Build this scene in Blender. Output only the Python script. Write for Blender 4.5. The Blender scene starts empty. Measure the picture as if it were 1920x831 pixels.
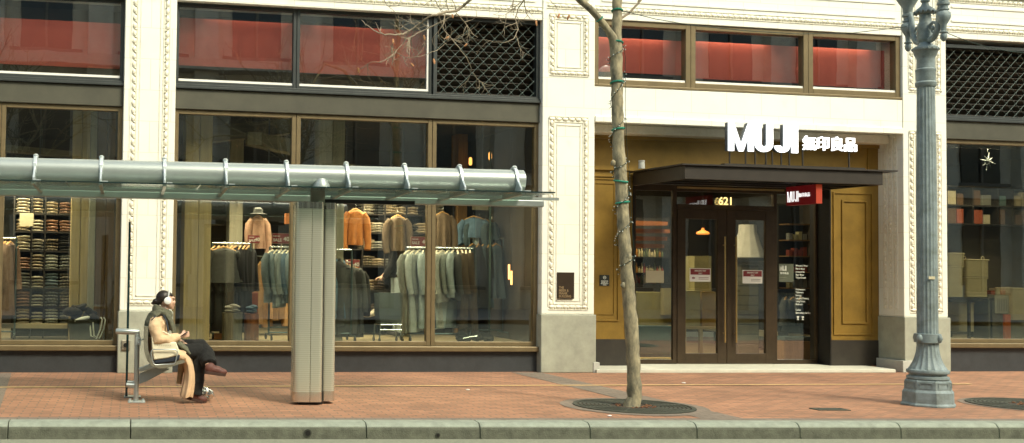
import bpy, bmesh, math, random
from mathutils import Vector, Matrix
random.seed(7)
sc = bpy.context.scene
COL = sc.collection
rad = math.radians

# ------------------------------------------------------------------ camera
FPX, CX, CY = 2128.0, 469.0, 415.5          # lens and optical centre, in pixels of the 1920 wide photograph
PITCH, YAW, ROLL = .0380, .1730, .0154
CAM = Vector((0, -16.6, 1.60))
cy_, sy_, cp_, sp_, cr_, sr_ = math.cos(YAW), math.sin(YAW), math.cos(PITCH), math.sin(PITCH), math.cos(ROLL), math.sin(ROLL)
CF = Vector((sy_*cp_, cy_*cp_, sp_)); R0 = Vector((cy_, -sy_, 0)); U0 = R0.cross(CF)
CR = R0*cr_ + U0*sr_; CU = U0*cr_ - R0*sr_
cam = bpy.data.cameras.new('camera'); camo = bpy.data.objects.new('camera', cam); COL.objects.link(camo)
m = Matrix(((CR.x, CU.x, -CF.x, CAM.x), (CR.y, CU.y, -CF.y, CAM.y), (CR.z, CU.z, -CF.z, CAM.z), (0, 0, 0, 1)))
camo.matrix_world = m
cam.sensor_fit = 'HORIZONTAL'; cam.sensor_width = 36; cam.lens = 36*FPX/1920
cam.shift_x = (960-CX)/1920; cam.shift_y = 0.0
cam.clip_start = .1; cam.clip_end = 500
sc.camera = camo
# ------------------------------------------------------------------ light
w = bpy.data.worlds.new("World"); sc.world = w; w.use_nodes = True
nt = w.node_tree; bg = nt.nodes['Background']
sky = nt.nodes.new('ShaderNodeTexSky'); sky.sky_type = 'NISHITA'; sky.sun_disc = False
SUN_EL, SUN_AZ = 46, 152          # azimuth measured clockwise from +Y
sky.sun_elevation = rad(SUN_EL); sky.sun_rotation = rad(SUN_AZ)
sky.air_density = 1.3; sky.dust_density = 4.5; sky.ozone_density = .6
tint = nt.nodes.new('ShaderNodeVectorMath'); tint.operation = 'MULTIPLY'; tint.inputs[1].default_value = (.925, 1.0, .93)   # greenish cast added to the sky light for the overall tone
nt.links.new(sky.outputs[0], tint.inputs[0]); nt.links.new(tint.outputs[0], bg.inputs[0]); bg.inputs[1].default_value = 0.15
sl = bpy.data.lights.new('sun', 'SUN'); sl.energy = 1.6; sl.angle = rad(13); sl.color = (1, .945, .76)
so = bpy.data.objects.new('sun', sl); COL.objects.link(so)
d = -Vector((math.sin(rad(SUN_AZ))*math.cos(rad(SUN_EL)), math.cos(rad(SUN_AZ))*math.cos(rad(SUN_EL)), math.sin(rad(SUN_EL))))
so.rotation_euler = d.to_track_quat('-Z', 'Y').to_euler()
vs = sc.view_settings; vs.view_transform = 'Standard'; vs.look = 'None'; vs.gamma = 1; vs.use_curve_mapping = False
vs.exposure = 0.9
sc.cycles.max_bounces = 6; sc.cycles.transparent_max_bounces = 16; sc.cycles.use_denoising = True
sc.cycles.sample_clamp_indirect = 3

# ------------------------------------------------------------------ pixel to place, for measuring only: a point of the photograph on an upright plane
TH = rad(4.04)
SU = Vector((math.cos(TH), -math.sin(TH), 0)); SV = Vector((math.sin(TH), math.cos(TH), 0)); SO = Vector((0, -4.884, 0))
def _ray(x, y): return CF + CR*((x-CX)/FPX) - CU*((y-CY)/FPX)
def A(px, py, Y=0.0):
    r = _ray(px, py); t = (Y-CAM.y)/r.y; p = CAM + r*t; return p.x, p.z
def AX(px, py, Y=0.0): return A(px, py, Y)[0]
def AZ(px, py, Y=0.0): return A(px, py, Y)[1]
def P(px, py, Y=0.0):
    x, z = A(px, py, Y); return Vector((x, Y, z))
def S(a, b, z=0.0): return SO + SU*a + SV*b + Vector((0, 0, z))   # street frame: a along the kerb, b from the kerb to the shops
def PS(px, py, b):
    r = _ray(px, py); t = (b - (CAM-SO).dot(SV))/r.dot(SV); return CAM + r*t
def AS(px, py, b):
    p = PS(px, py, b); return (p-SO).dot(SU), p.z

# ------------------------------------------------------------------ materials
MATS = {}
def lin(h):
    h = h.lstrip('#'); o = []
    for i in (0, 2, 4):
        c = int(h[i:i+2], 16)/255; o.append(c/12.92 if c <= .04045 else ((c+.055)/1.055)**2.4)
    return tuple(o)
def mat(name, col, rough=.6, metal=0.0, var=.12, scale=6.0, bump=0.0, bscale=60.0, emit=None, spec=None, stretch=None, dirt=None):
    if name in MATS: return MATS[name]
    if isinstance(col, str): col = lin(col)
    M = bpy.data.materials.new(name); M.use_nodes = True; n = M.node_tree.nodes; L = M.node_tree.links
    b = n['Principled BSDF']; b.inputs['Roughness'].default_value = rough; b.inputs['Metallic'].default_value = metal
    if spec is not None: b.inputs['Specular IOR Level'].default_value = spec
    tc = n.new('ShaderNodeTexCoord'); mp = n.new('ShaderNodeMapping'); L.new(tc.outputs['Object'], mp.inputs[0])
    if stretch: mp.inputs['Scale'].default_value = stretch
    nz = n.new('ShaderNodeTexNoise'); nz.inputs['Scale'].default_value = scale; nz.inputs['Detail'].default_value = 6; nz.inputs['Roughness'].default_value = .65
    L.new(mp.outputs[0], nz.inputs['Vector'])
    cr = n.new('ShaderNodeValToRGB'); cr.color_ramp.elements[0].position = .3; cr.color_ramp.elements[1].position = .7
    lo = dirt if dirt else tuple(c*(1-var) for c in col)
    cr.color_ramp.elements[0].color = (*lo, 1); cr.color_ramp.elements[1].color = (*[min(1, c*(1+var)) for c in col], 1)
    L.new(nz.outputs[0], cr.inputs[0]); L.new(cr.outputs[0], b.inputs['Base Color'])
    if bump:
        n2 = n.new('ShaderNodeTexNoise'); n2.inputs['Scale'].default_value = bscale; n2.inputs['Detail'].default_value = 4
        L.new(mp.outputs[0], n2.inputs['Vector'])
        bp = n.new('ShaderNodeBump'); bp.inputs['Strength'].default_value = bump; bp.inputs['Distance'].default_value = .01
        L.new(n2.outputs[0], bp.inputs['Height']); L.new(bp.outputs[0], b.inputs['Normal'])
    if emit:
        b.inputs['Emission Color'].default_value = (*emit[0], 1); b.inputs['Emission Strength'].default_value = emit[1]
    MATS[name] = M; return M
def glass_mat(name, tint=(.86, .9, .87), refl=.10, rough=.0, gl=(1, 1, 1)):
    if name in MATS: return MATS[name]
    M = bpy.data.materials.new(name); M.use_nodes = True; n = M.node_tree.nodes; L = M.node_tree.links
    n.remove(n['Principled BSDF']); out = n['Material Output']
    t = n.new('ShaderNodeBsdfTransparent'); t.inputs[0].default_value = (*tint, 1)
    g = n.new('ShaderNodeBsdfGlossy'); g.inputs['Roughness'].default_value = rough; g.inputs[0].default_value = (*gl, 1)
    lw = n.new('ShaderNodeLayerWeight'); lw.inputs['Blend'].default_value = .25
    ma = n.new('ShaderNodeMath'); ma.operation = 'MULTIPLY_ADD'; ma.inputs[1].default_value = .8; ma.inputs[2].default_value = refl
    L.new(lw.outputs['Fresnel'], ma.inputs[0])
    mx = n.new('ShaderNodeMixShader'); L.new(ma.outputs[0], mx.inputs[0]); L.new(t.outputs[0], mx.inputs[1]); L.new(g.outputs[0], mx.inputs[2])
    # slight waviness of big panes
    tc = n.new('ShaderNodeTexCoord'); nz = n.new('ShaderNodeTexNoise'); nz.inputs['Scale'].default_value = 1.2
    bp = n.new('ShaderNodeBump'); bp.inputs['Strength'].default_value = .03; bp.inputs['Distance'].default_value = .02
    L.new(tc.outputs['Object'], nz.inputs['Vector']); L.new(nz.outputs[0], bp.inputs['Height']); L.new(bp.outputs[0], g.inputs['Normal'])
    L.new(mx.outputs[0], out.inputs[0]); MATS[name] = M; return M
def brick_mat(name, c1, c2, mortar, bw, bh, ms=.012, rough=.8, rot=0, bump=.3, plane='xy', stain=.25, soft=.3, offset=.5):
    M = bpy.data.materials.new(name); M.use_nodes = True; n = M.node_tree.nodes; L = M.node_tree.links
    b = n['Principled BSDF']; b.inputs['Roughness'].default_value = rough
    tc = n.new('ShaderNodeTexCoord'); src = tc.outputs['Object']
    if plane == 'xz':
        s = n.new('ShaderNodeSeparateXYZ'); c = n.new('ShaderNodeCombineXYZ'); L.new(src, s.inputs[0])
        ad = n.new('ShaderNodeMath'); ad.operation = 'ADD'; L.new(s.outputs[0], ad.inputs[0]); L.new(s.outputs[1], ad.inputs[1])
        L.new(ad.outputs[0], c.inputs[0]); L.new(s.outputs[2], c.inputs[1]); src = c.outputs[0]
    mp = n.new('ShaderNodeMapping'); mp.inputs['Rotation'].default_value = (0, 0, rot); L.new(src, mp.inputs[0])
    br = n.new('ShaderNodeTexBrick'); br.inputs['Scale'].default_value = 1
    br.inputs['Color1'].default_value = (*c1, 1); br.inputs['Color2'].default_value = (*c2, 1); br.inputs['Mortar'].default_value = (*mortar, 1)
    br.inputs['Brick Width'].default_value = bw; br.inputs['Row Height'].default_value = bh; br.inputs['Mortar Size'].default_value = ms; br.inputs['Mortar Smooth'].default_value = soft
    br.offset = offset
    L.new(mp.outputs[0], br.inputs['Vector'])
    nz = n.new('ShaderNodeTexNoise'); nz.inputs['Scale'].default_value = 1.1; nz.inputs['Detail'].default_value = 8; nz.inputs['Roughness'].default_value = .7
    L.new(src, nz.inputs['Vector'])
    mr = n.new('ShaderNodeMapRange'); mr.inputs[1].default_value = .3; mr.inputs[2].default_value = .7; mr.inputs[3].default_value = 1-stain; mr.inputs[4].default_value = 1+stain*.6
    L.new(nz.outputs[0], mr.inputs[0])
    mx = n.new('ShaderNodeVectorMath'); mx.operation = 'SCALE'; L.new(br.outputs['Color'], mx.inputs[0]); L.new(mr.outputs[0], mx.inputs['Scale'])
    n3 = n.new('ShaderNodeTexNoise'); n3.inputs['Scale'].default_value = 7.5 if plane == 'xy' else 2.6; n3.inputs['Detail'].default_value = 3; L.new(src, n3.inputs['Vector'])
    m3 = n.new('ShaderNodeMapRange'); m3.inputs[1].default_value = .62; m3.inputs[2].default_value = .70; m3.inputs[3].default_value = 1; m3.inputs[4].default_value = .72 if plane == 'xy' else .93
    L.new(n3.outputs[0], m3.inputs[0]); m4 = n.new('ShaderNodeVectorMath'); m4.operation = 'SCALE'; L.new(mx.outputs[0], m4.inputs[0]); L.new(m3.outputs[0], m4.inputs['Scale'])
    L.new(m4.outputs[0], b.inputs['Base Color'])
    if bump:
        bp = n.new('ShaderNodeBump'); bp.inputs['Strength'].default_value = bump; bp.inputs['Distance'].default_value = .006; bp.invert = True
        L.new(br.outputs['Fac'], bp.inputs['Height']); L.new(bp.outputs[0], b.inputs['Normal'])
    MATS[name] = M; return M
def stripe_mat(name, cols, freq, rough=.9, axis='Z', bump=.3):
    M = bpy.data.materials.new(name); M.use_nodes = True; n = M.node_tree.nodes; L = M.node_tree.links
    b = n['Principled BSDF']; b.inputs['Roughness'].default_value = rough
    tc = n.new('ShaderNodeTexCoord'); wv = n.new('ShaderNodeTexWave'); wv.wave_type = 'BANDS'; wv.bands_direction = axis
    wv.inputs['Scale'].default_value = freq; wv.inputs['Distortion'].default_value = .4; wv.inputs['Detail'].default_value = 2
    L.new(tc.outputs['Object'], wv.inputs['Vector'])
    cr = n.new('ShaderNodeValToRGB'); cr.color_ramp.elements[0].color = (*cols[0], 1); cr.color_ramp.elements[1].color = (*cols[1], 1)
    cr.color_ramp.elements[0].position = .4; cr.color_ramp.elements[1].position = .6
    L.new(wv.outputs[0], cr.inputs[0]); L.new(cr.outputs[0], b.inputs['Base Color'])
    bp = n.new('ShaderNodeBump'); bp.inputs['Strength'].default_value = bump; bp.inputs['Distance'].default_value = .004
    L.new(wv.outputs[0], bp.inputs['Height']); L.new(bp.outputs[0], b.inputs['Normal'])
    MATS[name] = M; return M

TERRA = brick_mat('terracotta', (.80, .80, .70), (.77, .77, .67), (.66, .63, .50), .62, .46, .005, rough=.35, bump=.15, plane='xz', stain=.06, soft=.3)
ORN = mat('terracotta_ornament', (.78, .76, .64), .35, var=.06, scale=9, bump=.2, bscale=40, dirt=(.68, .64, .50))
GRAN = mat('granite_base', (.33, .335, .26), .6, var=.16, scale=5, bump=.3, bscale=120)
BRONZE = mat('bronze_frame', (.165, .125, .062), .45, .35, var=.15)
OLIVE = mat('olive_fascia', (.062, .060, .040), .55, .1, var=.18, scale=3)
DGREEN = mat('dark_frame', (.028, .034, .032), .5, .2, var=.2)
RISER = mat('slate_riser', (.032, .036, .038), .5, var=.2, scale=8, bump=.2, bscale=90)
BLACK = mat('black_steel', (.010, .009, .008), .45, .2)
CANOPY = mat('canopy_steel', (.030, .024, .018), .5, .2, var=.2)
GOLD = mat('gold_panel', (.245, .150, .028), .42, .35, var=.22, scale=2.2, bump=.1, bscale=30)
DOORM = mat('door_bronze', (.045, .029, .014), .45, .4, var=.2)
BRASS = mat('brass_handle', (.60, .42, .18), .28, .9)
WHITE = mat('white_sign', (.9, .9, .9), .4, emit=((.97, 1, 1), 1.0), var=.02)
SIGNSIDE = mat('sign_side', (.10, .11, .12), .4, .4)
DIGIT = mat('lit_digit', (.9, .7, .3), .4, emit=((1, .72, .26), .9), var=.02)
REDBOX = mat('sign_red', (.09, .004, .007), .4, emit=((.30, .004, .01), .08), var=.05)
REDEND = mat('sign_red_end', (.30, .025, .008), .5, emit=((.6, .07, .01), .10), var=.05)
REDBAN = mat('red_banner', (.74, .150, .105), .7, var=.10, scale=1.2, emit=None)
REDBAN2 = mat('red_banner_pale', (.60, .12, .085), .7, var=.10, scale=1.2)
STAIN = stripe_mat('ribbed_stainless', ((.60, .59, .47), (.68, .67, .54)), 13, rough=.27, bump=.05)
MATS['ribbed_stainless'].node_tree.nodes['Principled BSDF'].inputs['Metallic'].default_value = .7
STEEL = mat('smooth_stainless', (.66, .64, .56), .16, .95, var=.05)
GALV = mat('painted_tube', (.30, .335, .315), .38, .35, var=.06, scale=3, bump=.1)
GALVL = mat('cast_bracket', (.52, .57, .56), .32, .5, var=.08)
RAILM = mat('brushed_rail', (.42, .46, .44), .33, .7, var=.08)
SEATM = mat('perforated_seat', (.26, .25, .19), .45, .6, var=.12, scale=60)
LAMPM = mat('lamp_paint', (.215, .265, .27), .62, .1, var=.16, scale=7, bump=.25, bscale=50, dirt=(.12, .145, .135))
BARK = mat('bark', (.30, .255, .155), .9, var=.35, scale=13, bump=1.0, bscale=34, dirt=(.075, .075, .055), stretch=(1, 1, .45))
TWIG = mat('twig', (.27, .22, .15), .85, var=.2)
LEAF = mat('dry_leaf', (.36, .17, .07), .8)
GRATE = mat('cast_iron', (.055, .058, .042), .7, .3, var=.3, scale=12, bump=.3)
SOIL = mat('soil', (.045, .03, .018), 1, var=.5, scale=20, bump=.8)
WOOD = mat('pale_timber', (.38, .29, .13), .75, var=.22, scale=3, bump=.3, bscale=14, stretch=(6, 6, .5))
WOODG = mat('grey_timber', (.30, .285, .20), .75, var=.22, scale=3, bump=.3, bscale=14, stretch=(6, 6, .5))
WOODD = mat('brown_timber', (.20, .11, .035), .7, var=.25, scale=3, stretch=(6, 6, .5))
WOODX = mat('beam_timber', (.17, .15, .09), .75, var=.25, scale=3, bump=.3, bscale=14, stretch=(.5, 6, 6))
SHELFM = mat('dark_shelf', (.018, .014, .010), .6)
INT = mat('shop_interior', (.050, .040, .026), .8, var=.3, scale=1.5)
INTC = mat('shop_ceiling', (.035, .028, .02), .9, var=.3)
INTF = mat('shop_floor', (.33, .27, .15), .6, var=.15, scale=3)
CHROME = mat('chrome', (.55, .6, .6), .2, .95, var=.03)
RACKM = mat('rack_tube', (.10, .15, .16), .4, .6)
HANG = mat('wood_hanger', (.52, .30, .10), .6)
HANGW = mat('white_hanger', (.75, .68, .5), .6)
GLASS = glass_mat('shop_glass', (.93, .95, .89), .095)
GLASSU = glass_mat('upper_glass', (.93, .94, .90), .17)
GLASSC = glass_mat('canopy_glass', (.60, .72, .66), .12, rough=.15)
GLASSE = glass_mat('windscreen_glass', (.62, .74, .70), .04)
GEDGE = mat('glass_edge', (.012, .028, .028), .25)
PAPER = mat('paper', (.74, .72, .66), .7, var=.04)
PAPERO = mat('ivory_paper', (.48, .43, .28), .7, var=.05)
MAROON = mat('maroon_print', (.20, .02, .022), .6, var=.05)
INKD = mat('dark_ink', (.03, .02, .02), .6)
INKW = mat('white_vinyl', (.62, .64, .56), .6, var=.03)
VINYL = mat('vinyl_panel', (.07, .08, .05), .6)
PLAQUE = mat('plaque_bronze', (.040, .026, .015), .45, .5)
PLAQT = mat('plaque_letters', (.30, .21, .11), .5, .5)
KERB = mat('kerb_granite', (.25, .275, .215), .75, var=.22, scale=7, bump=.5, bscale=90)
ASPH = mat('road_asphalt', (.22, .225, .16), .9, var=.14, scale=40, bump=.4, bscale=200)

# ------------------------------------------------------------------ mesh helpers
ROOT = {}
def setp(o, label=None, cat=None, group=None, kind=None):
    if label: o['label'] = label
    if cat: o['category'] = cat
    if group: o['group'] = group
    if kind: o['kind'] = kind
    return o
def thing(name, label, cat, loc=(0, 0, 0), rz=0.0, group=None):
    o = bpy.data.objects.new(name, None); COL.objects.link(o); o.empty_display_size = .1
    o.location = loc; o.rotation_euler = (0, 0, rz)
    ROOT[o.name] = Matrix.Translation(Vector(loc)) @ Matrix.Rotation(rz, 4, 'Z')
    return setp(o, label, cat, group)
def obox(name, cx): return name
class MB:
    def __init__(s): s.bm = bmesh.new(); s.smooth = False
    def box(s, x0, x1, y0, y1, z0, z1, M=None):
        vs = [s.bm.verts.new((x, y, z)) for z in (z0, z1) for y in (y0, y1) for x in (x0, x1)]
        for f in ((0, 2, 3, 1), (4, 5, 7, 6), (0, 1, 5, 4), (2, 6, 7, 3), (0, 4, 6, 2), (1, 3, 7, 5)):
            s.bm.faces.new([vs[i] for i in f])
        if M is not None: bmesh.ops.transform(s.bm, matrix=M, verts=vs)
        return s
    def cbox(s, c, size, M=None):
        T = Matrix.Translation(Vector(c)) @ (M if M is not None else Matrix.Identity(4))
        return s.box(-size[0]/2, size[0]/2, -size[1]/2, size[1]/2, -size[2]/2, size[2]/2, T)
    def ring(s, c, u, v, ru, rv, n, fn=None):
        o = []
        for i in range(n):
            t = 2*math.pi*i/n; k = fn(t) if fn else 1
            o.append(s.bm.verts.new(c + u*(ru*k*math.cos(t)) + v*(rv*k*math.sin(t))))
        return o
    def skin(s, a, b):
        n = len(a)
        for i in range(n): s.bm.faces.new((a[i], a[(i+1) % n], b[(i+1) % n], b[i]))
    def tube(s, pts, rads, n=10, caps=True, flat=None, up=None):
        pts = [Vector(p) for p in pts]
        if not hasattr(rads, '__len__'): rads = [rads]*len(pts)
        prev = None; pu = None
        for i, p in enumerate(pts):
            t = (pts[min(i+1, len(pts)-1)] - pts[max(i-1, 0)]).normalized()
            if pu is None:
                ref = Vector(up) if up else (Vector((0, 0, 1)) if abs(t.z) < .9 else Vector((1, 0, 0)))
                u = (ref - t*ref.dot(t)).normalized()
            else: u = (pu - t*pu.dot(t)).normalized()
            pu = u; v = t.cross(u)
            r = rads[i]; ru, rv = (r if isinstance(r, tuple) else (r, r))
            rg = s.ring(p, u, v, ru, rv, n)
            if prev: s.skin(prev, rg)
            elif caps: s.bm.faces.new(rg[::-1])
            prev = rg
        if caps: s.bm.faces.new(prev)
        return s
    def cyl(s, p0, p1, r, r1=None, n=16): return s.tube([p0, p1], [r, r if r1 is None else r1], n)
    def lathe(s, prof, c=(0, 0, 0), n=24, fn=None, M=None, rot=0):
        c = Vector(c); prev = None; allv = []
        for r, z in prof:
            rg = []
            for i in range(n):
                t = 2*math.pi*i/n + rot; k = fn(t, z) if fn else 1
                rg.append(s.bm.verts.new((c.x + r*k*math.cos(t), c.y + r*k*math.sin(t), c.z + z)))
            allv += rg
            if prev: s.skin(prev, rg)
            else: s.bm.faces.new(rg[::-1])
            prev = rg
        s.bm.faces.new(prev)
        if M is not None: bmesh.ops.transform(s.bm, matrix=M, verts=allv)
        return s
    def ell(s, c, r, M=None, u=14, v=9):
        T = Matrix.Translation(Vector(c)) @ (M if M is not None else Matrix.Identity(4)) @ Matrix.Diagonal((*r, 1))
        prev = None; new = s.bm.verts.new; top = new(T @ Vector((0, 0, 1))); bot = new(T @ Vector((0, 0, -1)))
        for j in range(1, v):
            a = math.pi*j/v; rg = [new(T @ Vector((math.sin(a)*math.cos(2*math.pi*i/u), math.sin(a)*math.sin(2*math.pi*i/u), math.cos(a)))) for i in range(u)]
            if prev: s.skin(prev, rg)
            else:
                for i in range(u): s.bm.faces.new((top, rg[i], rg[(i+1) % u]))
            prev = rg
        for i in range(u): s.bm.faces.new((bot, prev[(i+1) % u], prev[i]))
        return s
    def prism(s, poly, d0, d1, f):
        """poly: 2-D points; f(u, v, d) -> 3-D point; extruded from d0 to d1"""
        a = [s.bm.verts.new(f(u, v, d0)) for u, v in poly]; b = [s.bm.verts.new(f(u, v, d1)) for u, v in poly]
        s.skin(a, b); s.bm.faces.new(a[::-1]); s.bm.faces.new(b); return s
    def quad(s, *p): s.bm.faces.new([s.bm.verts.new(q) for q in p]); return s
    def build(s, name, material, parent=None, smooth=None, label=None, cat=None, group=None, kind=None, bevel=0, origin=None, local=False):
        bm = s.bm
        if parent is not None and not local: bm.transform(ROOT[parent.name].inverted())
        if parent is None:
            if origin is None:
                xs = [v.co.x for v in bm.verts]; ys = [v.co.y for v in bm.verts]; zs = [v.co.z for v in bm.verts]
                origin = ((min(xs)+max(xs))/2, (min(ys)+max(ys))/2, min(zs))
            bm.transform(Matrix.Translation(-Vector(origin)))
        bmesh.ops.recalc_face_normals(bm, faces=bm.faces[:])
        me = bpy.data.meshes.new(name); bm.to_mesh(me); bm.free()
        o = bpy.data.objects.new(name, me); COL.objects.link(o)
        if material: me.materials.append(material)
        if parent is not None: o.parent = parent; ROOT[o.name] = ROOT[parent.name].copy()
        else: o.location = origin; ROOT[o.name] = Matrix.Translation(Vector(origin))
        sm = s.smooth if smooth is None else smooth
        if sm:
            for p in me.polygons: p.use_smooth = True
            try: me.set_sharp_from_angle(angle=rad(40))
            except Exception: pass
        if bevel:
            b = o.modifiers.new('bevel', 'BEVEL'); b.width = bevel; b.segments = 2; b.limit_method = 'ANGLE'
        return setp(o, label, cat, group, kind)
def copy_tree(o, parent=None):
    c = o.copy(); COL.objects.link(c); c.parent = parent
    ROOT[c.name] = ROOT[o.name].copy()
    for ch in list(o.children): copy_tree(ch, c)
    return c
def dup(o, loc, rz=None, label=None, group=None, scale=None):
    c = copy_tree(o); c.location = loc
    if rz is not None: c.rotation_euler = (0, 0, rz)
    if scale: c.scale = scale
    if label: c['label'] = label
    if group: c['group'] = group
    return c
def text(name, s, size, material, M, parent=None, depth=.004, bold=0.0, sx=1.0, align='LEFT', label=None, cat=None, spacing=1.0, group=None):
    cu = bpy.data.curves.new(name, 'FONT'); cu.body = s; cu.size = size; cu.extrude = depth; cu.offset = bold; cu.align_x = align
    cu.space_character = spacing; cu.resolution_u = 3
    to = bpy.data.objects.new(name, cu); COL.objects.link(to)
    me = bpy.data.meshes.new_from_object(to); bpy.data.objects.remove(to); bpy.data.curves.remove(cu)
    T = M @ Matrix.Diagonal((sx, 1, 1, 1))
    mb = MB(); mb.bm.from_mesh(me); bpy.data.meshes.remove(me)
    mb.bm.transform(T)
    return mb.build(name, material, parent, label=label, cat=cat, group=group)
FACE = Matrix.Rotation(math.pi/2, 4, 'X')             # text plane upright, facing -Y
def at(p, M=FACE): return Matrix.Translation(Vector(p)) @ M
def jit(a): return random.uniform(-a, a)

# ================================================================== GROUND
SW_BRICK = brick_mat('sidewalk_brick', (.39, .185, .10), (.275, .135, .075), (.19, .125, .08), .205, .105, .010, rough=.85, rot=0, stain=.30, bump=.5)
GREYBRICK = brick_mat('grey_paving', (.215, .165, .125), (.17, .135, .10), (.12, .10, .075), .205, .105, .008, rough=.85, rot=0, stain=.18)
YELL = mat('tactile_line', (.55, .36, .16), .8, var=.25, scale=14)
THRESH = mat('threshold_stone', (.55, .54, .44), .6, var=.1)
def sheet(name, pts, z, material, thick=0, rz=0, kind='structure'):
    mb = MB(); mb.bm.faces.new([mb.bm.verts.new(Vector((p[0], p[1], z))) for p in pts])
    o = mb.build(name, material, None, kind=kind, origin=(SO.x, SO.y, 0))
    o.data.transform(Matrix.Rotation(-rz, 4, 'Z')); o.rotation_euler = (0, 0, rz)
    return o
gm = MB(); gm.quad((-120, -120, -.30), (120, -120, -.30), (120, 120, -.30), (-120, 120, -.30)); gm.build('ground', mat('earth', (.18, .16, .12), 1), kind='structure')
p = lambda a, b: S(a, b)
sheet('sidewalk', [p(-40, 0), p(60, 0), (60, 12, 0), (-40, 12, 0)], 0, SW_BRICK, rz=-TH)
sheet('road', [p(-40, 2), p(60, 2), p(60, -11.0), p(-40, -11.0)], -.158, ASPH, rz=-TH)
sheet('far_sidewalk', [p(-40, -11.0), p(60, -11.0), p(60, -40), p(-40, -40)], -.02, mat('concrete_walk', (.33, .31, .26), .9), rz=-TH)
sheet('soldier_course', [p(-40, .003), p(60, .003), p(60, .17), p(-40, .17)], .004, GREYBRICK, rz=-TH)
# crosswise grey bands and the pale line
z = .004
def bandx(name, x0, x1, mt): sheet(name, [(x0, 0, 0), (x1, 0, 0), p(x1-.0, .17), p(x0-.0, .17)], z, mt, rz=-TH)
bandx('paving_band', 7.02, 7.50, GREYBRICK)
bandx('paving_band', -.95, -.52, GREYBRICK)
sheet('pale_line', [(-30, -1.835, 0), (13.4, -1.835, 0), (13.4, -1.925, 0), (-30, -1.925, 0)], .008, YELL)
th = MB(); th.box(8.385, 13.62, -.10, 1.0, .0, .055); th.build('door_threshold', THRESH, kind='structure', bevel=.008)
# kerb: one run of stones; joints as fine gaps
KFACE = mat('kerb_face_shade', (.095, .10, .070), .8, var=.35, scale=9, bump=.6, bscale=70)  # darker kerb face: shade, with some grime, put into the colour
ks = thing('kerb', None, None, tuple(S(0, 0, 0)), -TH); ks['kind'] = 'structure'
joints = [-1.85]
x = joints[0]
for px in (15, 245, 687, 900, 1106, 1306, 1499, 1688, 1872):
    joints.append(AS(px, 800, -.22)[0])
joints = sorted(joints); joints = [joints[0]-3*k for k in range(8, 0, -1)] + joints + [joints[-1]+1.25*k for k in range(1, 20)]
for i in range(len(joints)-1):
    a0, a1 = joints[i]+.006, joints[i+1]-.006
    mb = MB(); prof = [(-.0, -.25), (0, .006), (-.15, .004), (-.185, -.006), (-.212, -.03), (-.225, -.065), (-.235, -.25)]
    mb.prism(prof, a0, a1, lambda b, z, a: S(a, b, z)); ko = mb.build('kerb_stone', KERB, ks)
    mb = MB(); mb.prism([(-.20, -.26), (-.222, -.040), (-.229, -.062), (-.2385, -.25)], a0+.001, a1-.001, lambda b, z, a: S(a, b, z)); mb.build('shaded_face', KFACE, ko)
# drain holes in the kerb face
for px, py, rr, lb in ((577, 812, .032, 'round black drain outlet in the kerb face below the steel pylon'), (821, 816, .02, 'small faint drain outlet in the kerb face right of the pylon')):
    a, zz = AS(px, py, -.235)
    t = thing('drain_outlet', lb, 'drain', tuple(S(a, -.232, zz)), -TH)
    mb = MB(); mb.tube([S(a, -.225, zz), S(a, -.243, zz)], [rr*1.25]*2, 20); mb.build('rim', GRATE, t)
    mb = MB(); mb.tube([S(a, -.235, zz), S(a, -.246, zz)], [rr*.85]*2, 20); mb.build('hole', BLACK, t)

# ================================================================== BUILDING
bld = thing('store_building', 'cream terracotta department store front with bronze shop windows and recessed gold entrance', 'building', (7.9, .3, 0))
PX = [(0.997, 1.757), (7.51, 8.385), (13.865, 14.685)]
TOPZ = 12.0
def ornament_strip(mb, p0, p1, n_dir, step=.115, w=.075, h=.022):
    """leaf and bead moulding from p0 to p1 on a face whose outward normal is n_dir"""
    p0, p1 = Vector(p0), Vector(p1); L = (p1-p0).length; t = (p1-p0).normalized(); nrm = Vector(n_dir); s_ = t.cross(nrm)
    k = max(1, round(L/step)); st = L/k
    R = Matrix((( t.x, s_.x, nrm.x), (t.y, s_.y, nrm.y), (t.z, s_.z, nrm.z))).to_4x4()
    # side fillets
    for q in (-w/2-.006, w/2+.006):
        mb.cbox((p0+p1)/2 + s_*q + nrm*.003, (L, .010, .014), R)
    for i in range(k):
        c = p0 + t*(st*(i+.5))
        mb.ell(c + nrm*.002, (st*.44, w*.40, h), R, 8, 6)
        mb.ell(c + t*(st*.5) + s_*(w*.22) + nrm*.006, (.012, w*.24, h*1.1), R, 6, 4)
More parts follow.
